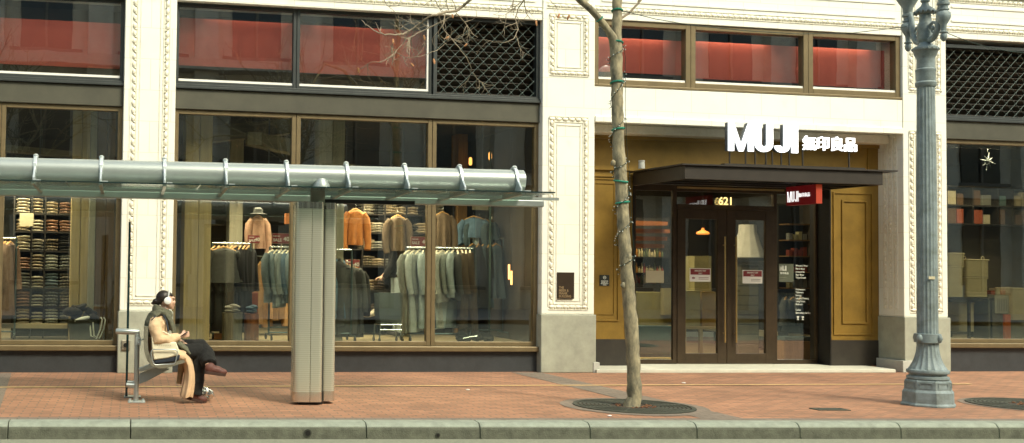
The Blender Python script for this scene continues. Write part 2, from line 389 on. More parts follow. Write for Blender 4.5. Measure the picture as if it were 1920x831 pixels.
# piers
for i, (x0, x1) in enumerate(PX):
    dp = .62 if i == 2 else .27
    mb = MB().box(x0, x1, 0, dp, .90, TOPZ)
    if i == 1: mb.box(x1-.14, x1, .272, .62, .90, TOPZ)
    pr = mb.build('pier', TERRA, bld, bevel=.012)
    mb = MB(); mb.box(x0-.02, x1+.02, -.035, dp, 0.0, .90)
    if i == 1: mb.box(x1-.14, x1+.02, dp+.002, .62, 0, .90)
    mb.build('granite_base', GRAN, pr, bevel=.012)
    if i > 0:
        mb = MB()
        if i == 1: mb.box(x1-.03, x1+.075, -.05, .56, 0, .16)
        else: mb.box(x0-.075, x0+.14, -.055, .56, 0, .19)
        mb.build('plinth_block', mat('plinth_stone', (.46, .46, .40), .6), pr, bevel=.006)
    om = MB(); nd = (0, -1, 0); yy = -.001
    def panel(xa, xb, za, zb, mb=om):
        ornament_strip(mb, (xa, yy, za), (xa, yy, zb), nd); ornament_strip(mb, (xb, yy, zb), (xb, yy, za), nd)
        ornament_strip(mb, (xa-.04, yy, za), (xb+.04, yy, za), nd); ornament_strip(mb, (xb+.04, yy, zb), (xa-.04, yy, zb), nd)
        g = .085
        for (q0, q1, r0, r1) in ((xa+g, xa+g+.014, za+g, zb-g), (xb-g-.014, xb-g, za+g, zb-g), (xa+g, xb-g, za+g, za+g+.014), (xa+g, xb-g, zb-g-.014, zb-g)):
            mb.box(q0, q1, -.010, .002, r0, r1)
    wd = x1-x0; e = .15
    if i == 0: panel(x0+e-.01, x1-e+.01, 1.03, 6.4)
    else:
        panel(x0+e, x1-e, 1.02, 3.95); panel(x0+e, x1-e, 4.68, 5.57)
        ornament_strip(om, (x0+.06, yy, 5.74), (x1-.06, yy, 5.74), nd)
        panel(x0+e, x1-e, 5.9, 7.2)
    om.build('leaf_ornament', ORN, pr, smooth=True)
# left return of pier 3 inside the entrance recess: jewelled strip
om = MB()
xx = PX[2][0]-.001
for yq in (.18, .30, .42):
    ornament_strip(om, (xx, yq, 1.02), (xx, yq, 3.9), (-1, 0, 0), step=.10, w=.06, h=.016)
om.build('reveal_ornament', ORN, bld, smooth=True)

# lintel over the entrance, with cornice
xa, xb = PX[1][1], PX[2][0]
MB().box(xa+.001, xb-.001, .012, .62, 3.95, 4.50).build('entrance_lintel', TERRA, bld, bevel=.01)
MB().box(xa+.003, xb-.003, -.018, .02, 3.93, 4.03).build('lintel_bead', TERRA, bld, bevel=.01)
MB().box(xa+.003, xb-.003, .30, .585, 3.80, 3.948).build('soffit_moulding', ORN, bld, bevel=.03)
def upper_wall(x0, x1, zb, name='upper_wall'):
    MB().box(x0+.001, x1-.001, .02, .62, zb, TOPZ).build(name, TERRA, bld, bevel=.008)
    mb = MB(); zz = zb+.16
    ornament_strip(mb, (x0+.01, .019, zz), (x1-.01, .019, zz), (0, -1, 0), step=.10, w=.085, h=.022)
    ornament_strip(mb, (x0+.01, .019, zz+.50), (x1-.01, .019, zz+.50), (0, -1, 0), step=.10, w=.085, h=.022)
    mb.build('cornice_moulding', ORN, bld, smooth=True)
    mb = MB(); mb.box(x0+.12, x1-.12, .005, .021, zz+.12, zz+.15); mb.box(x0+.12, x1-.12, .005, .021, zz+.36, zz+.39)
    mb.box(x0+.002, x1-.002, -.025, .021, zz+.56, zz+.64); mb.build('cornice_fillet', TERRA, bld)
upper_wall(PX[1][1], PX[2][0], 5.575)
upper_wall(PX[0][1], PX[1][0], 5.50)
upper_wall(PX[2][1], 21, 5.58)
upper_wall(-7, PX[0][0], 5.50)
# next pier beyond each end keeps the street going
MB().box(-7.9, -7, 0, .62, 0, TOPZ).build('pier', TERRA, bld)
MB().box(21, 21.9, 0, .62, 0, TOPZ).build('pier', TERRA, bld)
MB().box(-7.9, 21.9, 9.0, 9.3, 0, TOPZ).build('rear_wall', TERRA, bld)
MB().box(-7.9, 21.9, .64, 9.0, TOPZ-.3, TOPZ).build('roof', OLIVE, bld)

def window(x0, x1, z0, z1, y, fm, gm, fw=.05, depth=.10, strip=False, nm='window'):
    """frame with a pane inside"""
    mb = MB()
    mb.box(x0, x0+fw, y, y+depth, z0, z1); mb.box(x1-fw, x1, y, y+depth, z0, z1)
    mb.box(x0+fw, x1-fw, y, y+depth, z0, z0+fw); mb.box(x0+fw, x1-fw, y, y+depth, z1-fw, z1)
    f = mb.build(nm, fm, bld, bevel=.006)
    MB().box(x0+fw-.005, x1-fw+.005, y+depth*.5, y+depth*.5+.008, z0+fw-.005, z1-fw+.005).build('pane', gm, f)
    if strip:
        mb = MB(); mb.box(x0+fw, x1-fw, y+.02, y+.045, z0+fw, z0+fw+.035)
        if strip == 2: mb.box(x1-fw-.03, x1-fw, y+.02, y+.045, z0+fw+.035, z1-fw)
        mb.build('glazing_strip', PAPER, f)
    return f
YF = .14
def bay(xl, xr, mull_low, mull_up, grille_from=None, frame=BRONZE, zs=.36):
    MB().box(xl, xr, .10, .45, 3.895, 4.20).build('fascia', OLIVE, bld, bevel=.01)
    mb = MB(); mb.box(xl, xr, .06, .30, 4.20, 4.235); mb.box(xl, xr, .08, .12, 4.235, 4.27); mb.build('fascia_ledge', DGREEN, bld, bevel=.005)
    MB().box(xl, xr, .12, .5, 0, zs-.045).build('stall_riser', RISER, bld)
    MB().box(xl, xr, .04, .5, zs-.045, zs+.035).build('sill', BRONZE, bld, bevel=.012)
    MB().box(xl, xr, .16, 1.0, zs+.035, zs+.05).build('display_floor', INTF, bld)
    xs = [xl] + mull_low + [xr]
    for k in range(len(xs)-1):
        window(xs[k]+.003, xs[k+1]-.003, zs+.036, 3.893, YF, frame, GLASS, fw=.066, depth=.10)
    xs = [xl] + mull_up + [xr]
    for k in range(len(xs)-1):
        if grille_from is not None and k >= grille_from: grille(xs[k]+.003, xs[k+1]-.003, 4.24, 5.50)
        else: window(xs[k]+.003, xs[k+1]-.003, 4.272, 5.498, YF, DGREEN, GLASSU, fw=.05, depth=.10, strip=2 if k == len(xs)-3 else 1)
def grille(x0, x1, z0, z1, st=.185):
    mb = MB(); fw = .06
    mb.box(x0, x0+fw, .10, .22, z0, z1); mb.box(x1-fw, x1, .10, .22, z0, z1); mb.box(x0+fw, x1-fw, .10, .22, z0, z0+fw); mb.box(x0+fw, x1-fw, .10, .22, z1-fw, z1)
    g = mb.build('lattice_grille', DGREEN, bld, bevel=.004)
    X0, X1, Z0, Z1 = x0+fw, x1-fw, z0+fw, z1-fw
    H = Z1-Z0; W = X1-X0; mb = MB()
    import itertools
    def clip(xs, d):
        # line x = xs + d*(z - Z0)
        pts = []
        ta, tb = 0.0, H
        for lim, sgn in ((X0, 1), (X1, -1)):
            # sgn*(x-lim) >= 0
            a = sgn*(xs-lim); b = sgn*d
            if b > 0: ta = max(ta, -a/b)
            else: tb = min(tb, -a/b)
        return (ta, tb) if tb > ta+.02 else None
    k = -int(H/st)-1
    while k*st < W+H:
        for d, off in ((1, -H), (-1, 0)):
            xs = X0 + k*st + (off if d == 1 else 0) + (st*.5 if d == 1 else 0)
            c = clip(xs, d)
            if c:
                a = Vector((xs+d*c[0], .150 if d > 0 else .158, Z0+c[0])); b = Vector((xs+d*c[1], a.y, Z0+c[1]))
                mb.tube([a, b], [(.006, .006)]*2, 4)
        k += 1
    r = 0
    zc = Z0
    # rosettes at the crossings
    kx = -40
    cr = set()
    for i in range(-60, 60):
        for j in range(-60, 60):
            xs1 = X0 + i*st - H + st*.5; xs2 = X0 + j*st
            zz = (xs2-xs1)/2; xx = xs1+zz
            if .02 < zz < H-.02 and X0+.02 < xx < X1-.02: cr.add((round(xx, 3), round(Z0+zz, 3)))
    for xx, zz in cr: mb.ell((xx, .148, zz), (.014, .010, .014), None, 6, 4)
    mb.build('lattice_bars', mat('verdigris_bar', (.075, .10, .085), .6, .3), g)
    mb = MB(); zz = Z0
    while zz < Z1:
        mb.cbox(((X0+X1)/2, .30, zz), (W+.1, .11, .008), Matrix.Rotation(rad(-38), 4, 'X')); zz += .095
    mb.build('louvre', mat('louvre_paint', (.040, .030, .018), .6, var=.4, scale=8), g)
    MB().box(X0-.05, X1+.05, .38, .40, z0, z1).build('louvre_back', BLACK, g)

m1 = [AX(553, 430, YF), AX(809, 450, YF)]
u1 = [AX(556, 100, YF), AX(811, 100, YF)]
bay(PX[0][1], PX[1][0], m1, u1, grille_from=2)
bay(-7, PX[0][0], [-4.6, -2.7, AX(-2, 400, YF)], [-4.6, -2.6, AX(-9, 100, YF)])
bay(PX[2][1], 21, [16.9, 19], [18.1], grille_from=0, zs=.44)

# upper windows of the entrance bay
xs = [xa, AX(1292, 100, .10), AX(1512, 110, .10), xb]
mb = MB(); mb.box(xa+.002, xb-.002, .005, .4, 4.50, 4.54); mb.build('sill', BRONZE, bld, bevel=.006)
for k in range(3): window(xs[k]+.002, xs[k+1]-.002, 4.542, 5.573, .05, BRONZE, GLASSU, fw=.085, depth=.14, strip=1)

# ---- rooms behind the glass
rm = thing('shop_rooms', 'dim brown shop interior seen through the ground floor windows', 'shop interior', (7.9, 4, .38))
RX0, RX1 = -6.9, 20.9
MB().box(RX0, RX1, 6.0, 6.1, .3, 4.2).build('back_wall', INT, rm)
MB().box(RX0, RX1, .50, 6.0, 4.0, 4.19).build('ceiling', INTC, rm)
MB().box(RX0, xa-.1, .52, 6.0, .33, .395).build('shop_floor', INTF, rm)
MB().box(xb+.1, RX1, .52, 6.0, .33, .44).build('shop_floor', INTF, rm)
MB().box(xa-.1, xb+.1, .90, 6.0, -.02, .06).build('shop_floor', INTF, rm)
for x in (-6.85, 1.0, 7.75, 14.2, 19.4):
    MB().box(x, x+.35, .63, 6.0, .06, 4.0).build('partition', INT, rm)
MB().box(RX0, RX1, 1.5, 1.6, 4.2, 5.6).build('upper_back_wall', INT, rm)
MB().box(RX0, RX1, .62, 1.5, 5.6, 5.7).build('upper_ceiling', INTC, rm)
# red hanging panels behind the upper panes
def banner(px0, px1, pyt, pyb, Y, mt, lb):
    x0, zt = A(px0, pyt, Y); x1 = AX(px1, pyt, Y); zb = AZ(px0, pyb, Y)
    mb = MB(); n = 40
    f = lambda i: (x0+(x1-x0)*i/n, Y + .004*math.sin(i*1.3))
    for i in range(n):
        (a, ya), (b, yb) = f(i), f(i+1)
        mb.quad((a, ya, zb), (b, yb, zb), (b, yb, zt), (a, ya, zt)); mb.quad((a, ya+.01, zt), (b, yb+.01, zt), (b, yb+.01, zb), (a, ya+.01, zb))
    bmesh.ops.remove_doubles(mb.bm, verts=mb.bm.verts[:], dist=.0005)
    return mb.build('hanging_banner', mt, None, label=lb, cat='banner', smooth=True)
banner(-60, 232, 30, 117, .45, REDBAN, 'red fabric panel behind the upper window at the left end')
banner(334, 552, 33, 122, .45, REDBAN, 'red fabric panel behind the upper pane right of the first pier')
banner(560, 805, 46, 136, .45, REDBAN, 'red fabric panel behind the upper pane beside the lattice grille')
banner(1100, 1290, 68, 133, .42, REDBAN, 'red fabric panel behind the upper pane at the tree trunk, over the entrance')
banner(1298, 1510, 77, 147, .42, REDBAN, 'red fabric panel behind the middle upper pane over the entrance')
banner(1518, 1712, 88, 160, .42, REDBAN, 'red fabric panel behind the right upper pane over the entrance')

# ---- entrance: gold panelled recess wall
YG = .58
zg = AZ(1600, 638, YG)             # top of the dark base
pxl, pxr = AX(1186, 500, YG), AX(1557, 500, YG)
ztop = AZ(1557, 352, YG)+.02
for (a, b, nm) in ((xa, pxl, 'gold_wall'), (pxr, xb, 'gold_wall')):
    o = MB().box(a+.001, b-.001, YG, .86, zg, 3.945).build(nm, GOLD, bld)
    MB().box(a+.001, b-.001, YG-.012, .86, .056, zg-.001).build('dark_base', mat('base_stone', (.022, .018, .012), .5, var=.3), o)
mb = MB().box(pxl, pxr, YG+.001, .86, ztop, 3.944); go = mb.build('gold_wall', GOLD, bld)
# mouldings
def frame_on(mb, x0, x1, z0, z1, y, w=.022, d=.02):
    mb.box(x0, x1, y-d, y+.001, z0, z0+w); mb.box(x0, x1, y-d, y+.001, z1-w, z1); mb.box(x0, x0+w, y-d, y+.001, z0+w, z1-w); mb.box(x1-w, x1, y-d, y+.001, z0+w, z1-w)
mb = MB()
X = lambda px, py=500: AX(px, py, YG)
Z = lambda px, py: AZ(px, py, YG)
frame_on(mb, xa+.03, X(1160), Z(1140, 602), 3.10, YG); frame_on(mb, xa+.08, X(1152), Z(1140, 590), 3.02, YG, .014, .014)
mb.box(X(1172), X(1178), YG-.025, YG+.001, Z(1175, 630), 3.2)
frame_on(mb, X(1562), X(1636), Z(1600, 628), 2.98, YG); frame_on(mb, X(1578), X(1626), Z(1600, 607), 2.85, YG, .03, .022)
mb.box(xa+.002, pxl-.002, YG-.045, YG+.001, 3.23, 3.29); mb.box(xa+.002, pxl-.002, YG-.030, YG+.001, 3.12, 3.16)
mb.box(pxr+.002, xb-.002, YG-.03, YG+.001, 3.12, 3.16); mb.box(xa+.002, xb-.002, YG-.04, YG+.001, 3.74, 3.80)
mb.box(X(1626, 300), X(1632, 300), YG-.02, YG+.001, 3.3, 3.74)
mb.build('gold_mouldings', GOLD, go)
# black portal
YD = .88
mb = MB(); mb.box(pxl, pxl+.02, YG-.02, YD, .056, ztop); mb.box(pxr-.02, pxr, YG-.02, YD+.2, .056, ztop-.001)
mb.box(pxl+.021, pxr-.021, YG-.02, YD, ztop-.03, ztop-.002); mb.build('portal_lining', BLACK, bld)
X = lambda px, py=500: AX(px, py, YD); Z = lambda px, py: AZ(px, py, YD)
zb = .056
zt = Z(1360, 361); ztr = Z(1360, 385); zdt = Z(1360, 393)
gh = .01
def dbox(mb, px0, px1, z0, z1, y0=YD, y1=YD+.06): mb.box(X(px0), X(px1), y0, y1, z0, z1)
mb = MB()
dbox(mb, 1262, 1269, zb, ztop-.03); dbox(mb, 1451, 1457, zb, ztop-.03); dbox(mb, 1187, 1192, zb, ztop-.03)
dbox(mb, 1269.2, 1450.8, ztr, zdt, YD-.01)
dbox(mb, 1192.2, 1261.8, zb, zb+.07); dbox(mb, 1457.2, 1532, zb, zb+.07)
dbox(mb, 1530, 1535, zb+.07, ztop-.03)
mb.box(X(1192.2), X(1530), YD+.001, YD+.06, zt, ztop-.031)
sf = mb.build('storefront_frame', DOORM, bld)
MB().box(X(1192), X(1262), YD+.025, YD+.033, zb+.07, zt).build('side_pane', GLASS, sf)
MB().box(X(1457), X(1530), YD+.025, YD+.033, zb+.07, zt).build('side_pane', GLASS, sf)
MB().box(X(1269), X(1451), YD+.025, YD+.033, zdt, zt).build('transom_pane', GLASS, sf)
mb = MB(); mb.box(X(1269), X(1470), YD-.015, YD, Z(1360, 356), Z(1360, 352.5)); mb.build('gilt_strip', BRASS, sf)
for (l, r, gl, gr, hx) in ((1269.5, 1361.5, 1285, 1345, 1355), (1362.5, 1450.5, 1379, 1435, 1376)):
    mb = MB(); zgt, zgb = Z(1360, 412), Z(1360, 663)
    dbox(mb, l, gl, zb+.01, zdt-.005, YD-.012, YD+.05); dbox(mb, gr, r, zb+.01, zdt-.005, YD-.012, YD+.05)
    dbox(mb, gl+.05, gr-.05, zb+.01, zgb, YD-.010, YD+.048); dbox(mb, gl+.05, gr-.05, zgt, zdt-.005, YD-.010, YD+.048)
    dr = mb.build('entrance_door', DOORM, bld, bevel=.004)
    MB().box(X(gl), X(gr), YD+.015, YD+.023, zgb, zgt).build('pane', GLASS, dr)
    h = MB(); xh = X(hx); h.cyl((xh, YD-.07, Z(1360, 642)), (xh, YD-.07, Z(1360, 444)), .014, n=12)
    for py in (625, 460): h.cyl((xh, YD-.07, Z(1360, py)), (xh, YD-.01, Z(1360, py)), .008, n=8)
    h.build('handle', BRASS, dr, smooth=True)
text('house_number', '621', .185, DIGIT, at((X(1345), YD-.03, Z(1360, 385)+.006)), sf, bold=.002, depth=.004, sx=1.0)

# ---- entrance canopy and its signs
cx0, cx1 = 9.33, 12.67; cyF = -1.0
can = thing('entrance_canopy', 'flat black steel canopy projecting over the entrance doors', 'canopy', (11.0, .55, 3.0))
mb = MB(); mb.box(cx0, cx1, cyF, cyF+.05, 2.985, 3.19); mb.box(cx0, cx0+.05, cyF+.05, .54, 2.985, 3.19); mb.box(cx1-.05, cx1, cyF+.05, .54, 2.985, 3.19)
mb.build('fascia_channel', CANOPY, can, bevel=.006)
MB().box(cx0+.05, cx1-.05, cyF+.05, .54, 3.03, 3.05).build('soffit_panel', BLACK, can)
MB().box(cx0-.06, cx1+.23, cyF-.04, .54, 3.192, 3.215).build('roof_plate', CANOPY, can)
mb = MB()
for k in range(1, 4): mb.box(cx0+.051, cx1-.051, cyF+k*.38, cyF+k*.38+.05, 2.995, 3.028)
mb.build('cross_rib', BLACK, can)
MB().box(AX(1355, 300, -.75), AX(1618, 310, -.75), -.80, -.70, 3.216, 3.262).build('sign_rail', CANOPY, can)
mb = MB(); a = P(1203, 324, .0); mb.lathe([(.05, 0), (.05, .06), (.045, .10), (.05, .11), (.05, .13)], (a.x, .0, 3.216), 16)
mb.build('security_light', mat('grey_cap', (.35, .36, .32), .5), can)

YS = -.75
def letters(parent, M, h, mt, depth):
    """M U J I in heavy condensed strokes; local x right, y up, z towards the viewer"""
    t = .185*h; H = h; out = []
    def pr(mb, poly): mb.prism(poly, 0, depth, lambda u, v, d: M @ Vector((u, v, d)))
    x = 0; wM = .81*H
    mb = MB(); tt = t*.86
    pr(mb, [(0, 0), (tt, 0), (tt, H), (0, H)]); pr(mb, [(wM-tt, 0), (wM, 0), (wM, H), (wM-tt, H)])
    e = depth*.0
    pr(mb, [(tt*.2, H-.001), (tt*1.0, H-.001), (wM/2+tt*.40, .001), (wM/2-tt*.40, .001)])
    pr(mb, [(wM-tt*1.0, H-.001), (wM-tt*.2, H-.001), (wM/2+tt*.40, .001), (wM/2-tt*.40, .001)])
    mb.build('letter', mt, parent)
    def arc(cx, cy, r0, r1, a0, a1, n=12):
        o = [(cx+r1*math.cos(a0+(a1-a0)*i/n), cy+r1*math.sin(a0+(a1-a0)*i/n)) for i in range(n+1)]
        return o + [(cx+r0*math.cos(a1-(a1-a0)*i/n), cy+r0*math.sin(a1-(a1-a0)*i/n)) for i in range(n+1)]
    x = wM+.07*H; wU = .57*H; R = wU/2
    def strips(mb, pts, t):
        pass
    mb = MB()
    pr(mb, [(x, R), (x+t, R), (x+t, H), (x, H)]); pr(mb, [(x+wU-t, R), (x+wU, R), (x+wU, H), (x+wU-t, H)])
    for i in range(12):
        a0 = math.pi + math.pi*i/12; a1 = a0+math.pi/12
        pr(mb, arc(x+R, R, R-t, R, a0, a1, 1))
    mb.build('letter', mt, parent)
    x += wU+.07*H; wJ = .50*H; R = wJ/2
    mb = MB(); pr(mb, [(x+wJ-t, R), (x+wJ, R), (x+wJ, H), (x+wJ-t, H)])
    for i in range(12):
        a0 = math.pi*1.02 + math.pi*.98*i/12; a1 = a0+math.pi*.98/12
        pr(mb, arc(x+R, R, R-t, R, a0, a1, 1))
    mb.build('letter', mt, parent)
    x += wJ+.08*H
    mb = MB(); pr(mb, [(x, 0), (x+t, 0), (x+t, H), (x, H)]); mb.build('letter', mt, parent)
    return x+t
sg = thing('shop_sign', 'large white illuminated letters reading MUJI with four smaller characters, standing on the entrance canopy', 'sign', (AX(1430, 300, YS), YS, 3.262))
x0, z0 = A(1365, 283, YS); x1 = AX(1494, 290, YS); z1 = AZ(1365, 230, YS)
H = z1-z0; T = Matrix.Translation((x0, YS, z0)) @ FACE
wtot = letters(sg, T @ Matrix.Diagonal(((x1-x0)/(2.33*H+0), 1, 1, 1)), H, WHITE, .03) if False else None
natural = .81+.07+.57+.07+.50+.08+.185
K = (x1-x0)/(natural*H)
letters(sg, T @ Matrix.Diagonal((K, 1, 1, 1)) @ Matrix.Translation((0, 0, .0)), H, WHITE, .035)
letters(sg, T @ Matrix.Diagonal((K, 1, 1, 1)) @ Matrix.Translation((-.010, .003, -.065)), H, SIGNSIDE, .062)
xk0, zk0 = A(1503, 280, YS); xk1 = AX(1607, 280, YS)
text('characters', '無印良品', (xk1-xk0)/4.05, WHITE, at((xk0, YS-.02, zk0+.01)), sg, depth=.02, bold=.0015)
mb = MB()
for px in (1369, 1399, 1417, 1437, 1449, 1466, 1481, 1506, 1593):
    x = AX(px, 290, YS); mb.box(x-.008, x+.008, YS+.005, YS+.025, 3.262, zk0+.03 if px > 1500 else z0+.005)
mb.build('posts', CANOPY, sg)
# hanging blade sign
bs = thing('blade_sign', 'dark red illuminated box sign hanging under the canopy to the right of the doors', 'sign', (11.95, -.6, 2.95))
xR = AX(1530, 360, -.92); xL = xR - .001
zt_, zb_ = AZ(1545, 346, -.92), AZ(1545, 382, -.92)
MB().box(xR, xR+.105, -.915, -.20, zb_, zt_).build('box', REDBOX, bs)
MB().box(xR+.002, xR+.103, -.922, -.9155, zb_+.002, zt_-.002).build('end_panel', REDEND, bs)
mb = MB(); mb.box(xR+.04, xR+.06, -.75, -.73, zt_, 3.028); mb.box(xR+.04, xR+.06, -.40, -.38, zt_, 3.028); mb.build('hanger', BLACK, bs)
LM = Matrix(((0, 0, -1, 0), (-1, 0, 0, 0), (0, 1, 0, 0), (0, 0, 0, 1)))     # reads on the side that faces left
hh = (zt_-zb_)*.56
letters(bs, Matrix.Translation((xR-.002, -.235, zb_+(zt_-zb_)*.17)) @ LM @ Matrix.Diagonal((.72, 1, 1, 1)), hh, mat('blade_letters', (.8, .8, .8), .4, emit=((1, 1, 1), .45), var=.02), .004)
text('characters', '無印良品', .068, MATS['blade_letters'], Matrix.Translation((xR-.006, -.235-.28, zb_+(zt_-zb_)*.42)) @ LM, bs, depth=.003, bold=.001)

# ---- plates and stickers
pl = thing('wall_plaque', 'dark bronze plaque on the cream pier left of the entrance, lettered THE MEIER & FRANK BUILDING', 'plaque', (P(1059, 559, -.02)))
x0, z0 = A(1044, 560, 0); x1, z1 = A(1075, 511, 0)
MB().box(x0, x1, -.035, -.001, z0, z1).build('plate', PLAQUE, pl, bevel=.003)
for i, s_ in enumerate(('THE', 'MEIER &', 'FRANK', 'BUILDING')):
    text('lettering', s_, .052, PLAQT, at((x0+.018, -.036, z0+.155-.045*i)), pl, depth=.001, bold=.0012, sx=.86)
pn = thing('notice_plate', 'small black notice with a round emblem on the gold wall left of the doors', 'sign', P(1133, 535, YG))
x0, z0 = A(1124, 536, YG); x1, z1 = A(1142, 516, YG)
MB().box(x0, x1, YG-.012, YG, z0, z1).build('plate', mat('notice_black', (.018, .022, .018), .4), pn)
mb = MB(); c = Vector(((x0+x1)/2, YG-.014, z1-.04))
for i in range(16):
    a0, a1 = 2*math.pi*i/16, 2*math.pi*(i+1)/16
    mb.quad(*[c+Vector((r*math.cos(t), 0, r*math.sin(t))) for r, t in ((.020, a0), (.020, a1), (.027, a1), (.027, a0))])
mb.box(c.x-.017, c.x+.017, YG-.015, YG-.0135, c.z-.003, c.z+.003); mb.box(c.x-.017, c.x+.012, YG-.015, YG-.0135, c.z+.006, c.z+.010)
mb.build('emblem', INKW, pn)
for i, s_ in enumerate(('NO SMOKING', 'WITHIN 10 FT', 'OF DOORWAY', 'PLEASE')):
    text('lettering', s_, .019, INKW, at((c.x, YG-.0135, z0+.072-.0215*i)), pn, depth=.0005, bold=.0008, align='CENTER')
X = lambda px, py=500: AX(px, py, YD); Z = lambda px, py: AZ(px, py, YD)
def sticker(px0, px1, py0, py1, label, rows, arrow=False):
    x0, z0 = A(px0, py1, YD+.01); x1, z1 = A(px1, py0, YD+.01); y = YD+.004
    t = thing('door_sticker', label, 'sticker', ((x0+x1)/2, y, z0))
    MB().box(x0, x1, y, y+.003, z0, z1).build('sheet', PAPER, t)
    hh = z1-z0
    MB().box(x0+.012, x1-.012, y-.002, y-.0005, z0+hh*.52, z1-.012).build('red_band', MAROON, t)
    for i, s_ in enumerate(rows):
        text('lettering', s_, .036, INKW, at(((x0+x1)/2, y-.003, z0+hh*(.76-.2*i))), t, depth=.0004, align='CENTER', bold=.0008, sx=.72)
    mb = MB(); w_ = x1-x0
    if arrow:
        xx, zz = x0+.035, z0+hh*.27
        mb.prism([(xx, zz), (xx+.028, zz+.022), (xx+.028, zz+.010), (xx+.06, zz+.010), (xx+.06, zz-.010), (xx+.028, zz-.010), (xx+.028, zz-.022)], y-.002, y-.0005, lambda u, v, d: Vector((u, d, v)))
    for i in range(2): mb.box(x0+w_*.42, x1-w_*.1, y-.0015, y-.0005, z0+hh*(.30-.12*i), z0+hh*(.30-.12*i)+.007)
    mb.build('print', MAROON if arrow else INKD, t)
sticker(1293, 1332, 503.5, 528, 'white sticker with red heading and arrow on the left door glass', ['EMERGENCY EXIT', 'ONLY'], True)
sticker(1392, 1429, 507, 531.5, 'white sticker with red heading on the right door glass', ['EMERGENCY EXIT', 'ONLY'])
a = A(1211, 530, YD+.01); b = A(1245, 508, YD+.01)
setp(MB().box(a[0], b[0], YD+.012, YD+.015, a[1], b[1]).build('paper_notice', PAPERO), 'blank looking cream paper taped to the glass left of the doors', 'notice')
# directory lettering on the right pane
dl = thing('directory_lettering', 'white list of departments lettered on the dark glass right of the doors', 'sign', (X(1495), YD, Z(1495, 600)))
x0, z1 = A(1462, 497, YD+.01); x1, z0 = A(1487, 529, YD+.01)
MB().box(x0-.01, x1+.015, YD+.018, YD+.020, z0, z1+.02).build('vinyl_panel', VINYL, dl)
letters(dl, Matrix.Translation((x0+.004, YD+.016, Z(1470, 508))) @ FACE @ Matrix.Diagonal((.62, 1, 1, 1)), .088, INKW, .002)
text('lettering', '無印良品', .040, INKW, at((x0+.012, YD+.016, Z(1470, 514))), dl, depth=.001, bold=.0006)
for i in range(2): text('lettering', ['Life, simply made', 'Open every day'][i] if False else ['- - - - - - -', '- - - - -'][i], .03, INKW, at((x0+.005, YD+.016, Z(1470, 521+5*i))), dl, depth=.0005)
lines = [("Women's Wear", 498), ("Men's Wear", 503.8), ('Accessories', 509.4), ('Bags Shoes', 515), ('Travel Goods', 520.4), ('Kitchenware', 542.5), ('Tableware', 548), ('Storage', 553.6), ('Laundry Cleaning', 559.2), ('Living Room', 564.8), ('Bedroom', 570.4), ('Coffee', 581), ('Embroidery Service', 586.6)]
for s_, py in lines:
    text('lettering', s_, .043, INKW, at((X(1493, py), YD+.016, Z(1493, py+1.8))), dl, depth=.0006, bold=.0005, sx=.82)
mb = MB()
zz = Z(1500, 597)
for i in range(2):
    xx = X(1497+9*i); mb.box(xx-.02, xx+.02, YD+.015, YD+.017, zz+.01, zz+.035); mb.box(xx-.008, xx+.008, YD+.015, YD+.017, zz-.015, zz+.009); mb.box(xx-.018, xx+.018, YD+.015, YD+.017, zz-.03, zz-.018)
mb.build('pictograms', INKW, dl)
# standpipe plate on pier 1
a = P(231, 647, -.02)
sp = thing('outlet_plate', 'square steel outlet plate with a round dark hole low on the left cream pier', 'wall fitting', a)
MB().box(1.03, 1.155, -.065, -.036, a.z-.07, a.z+.075).build('plate', mat('old_steel', (.36, .33, .26), .45, .7), sp, bevel=.008)
mb = MB(); c = (1.09, -.069, a.z+.0); mb.tube([(c[0], -.066, c[2]), (c[0], -.078, c[2])], [.042, .040], 20); mb.build('rim', mat('old_steel', (.3, .3, .3)), sp)
mb = MB(); mb.tube([(c[0], -.070, c[2]), (c[0], -.081, c[2])], [.033, .033], 20); mb.build('hole', BLACK, sp)

# ================================================================== STREET FURNITURE
# ---- bus shelter roof: tube, brackets, glass, gutter, pylon
sh = thing('shelter_roof', 'grey steel tube with nine cast brackets carrying a green glass shelter roof on the steel pylon', 'shelter', tuple(S(2.98, 1.4, 0)), -TH)
BT = 1.35; ZT = 2.64; RT = .132; aE = AS(984, 340, BT)[0]
mb = MB(); mb.tube([S(-9, BT, ZT), S(aE-.03, BT, ZT)], RT, 32); mb.build('main_tube', GALV, sh, smooth=True)
mb = MB(); mb.tube([S(aE-.03, BT, ZT), S(aE-.028, BT, ZT)], RT*.98, 32); mb.build('tube_end', GALVL, sh)
ZG = 2.478; bF, bB = .95, 2.32; aG = AS(1042, 358, bF)[0]
seams = [-9, -6.6, -4.2, AS(127, 350, 1.6)[0], AS(367, 352, 1.6)[0]+.02, AS(598, 352, 1.6)[0], AS(827, 356, 1.6)[0], aG]
seams = [-9, -5.8, -3.6, -1.4, AS(127, 350, 1.3)[0], AS(372, 352, 1.3)[0], AS(602, 352, 1.3)[0], AS(822, 356, 1.3)[0]]
seams = sorted(set([s for s in seams])) + [aG]
for i in range(len(seams)-1):
    a0, a1 = seams[i]+.006, seams[i+1]-.006
    mb = MB(); mb.prism([(bF, ZG), (bB, ZG), (bB, ZG+.014), (bF, ZG+.014)], a0, a1, lambda b, z, a: S(a, b, z)); g = mb.build('glass_panel', GLASSC, sh)
    mb = MB(); mb.prism([(bF-.004, ZG-.001), (bF-.0005, ZG-.001), (bF-.0005, ZG+.015), (bF-.004, ZG+.015)], a0, a1, lambda b, z, a: S(a, b, z)); mb.build('glass_edge', GEDGE, g)
aGu = AS(1017, 370, 2.25)[0]
mb = MB(); mb.prism([(2.18, 2.385), (2.30, 2.385), (2.32, 2.47), (2.18, 2.47)], -9, aGu, lambda b, z, a: S(a, b, z)); mb.build('gutter', GALV, sh, bevel=.012)
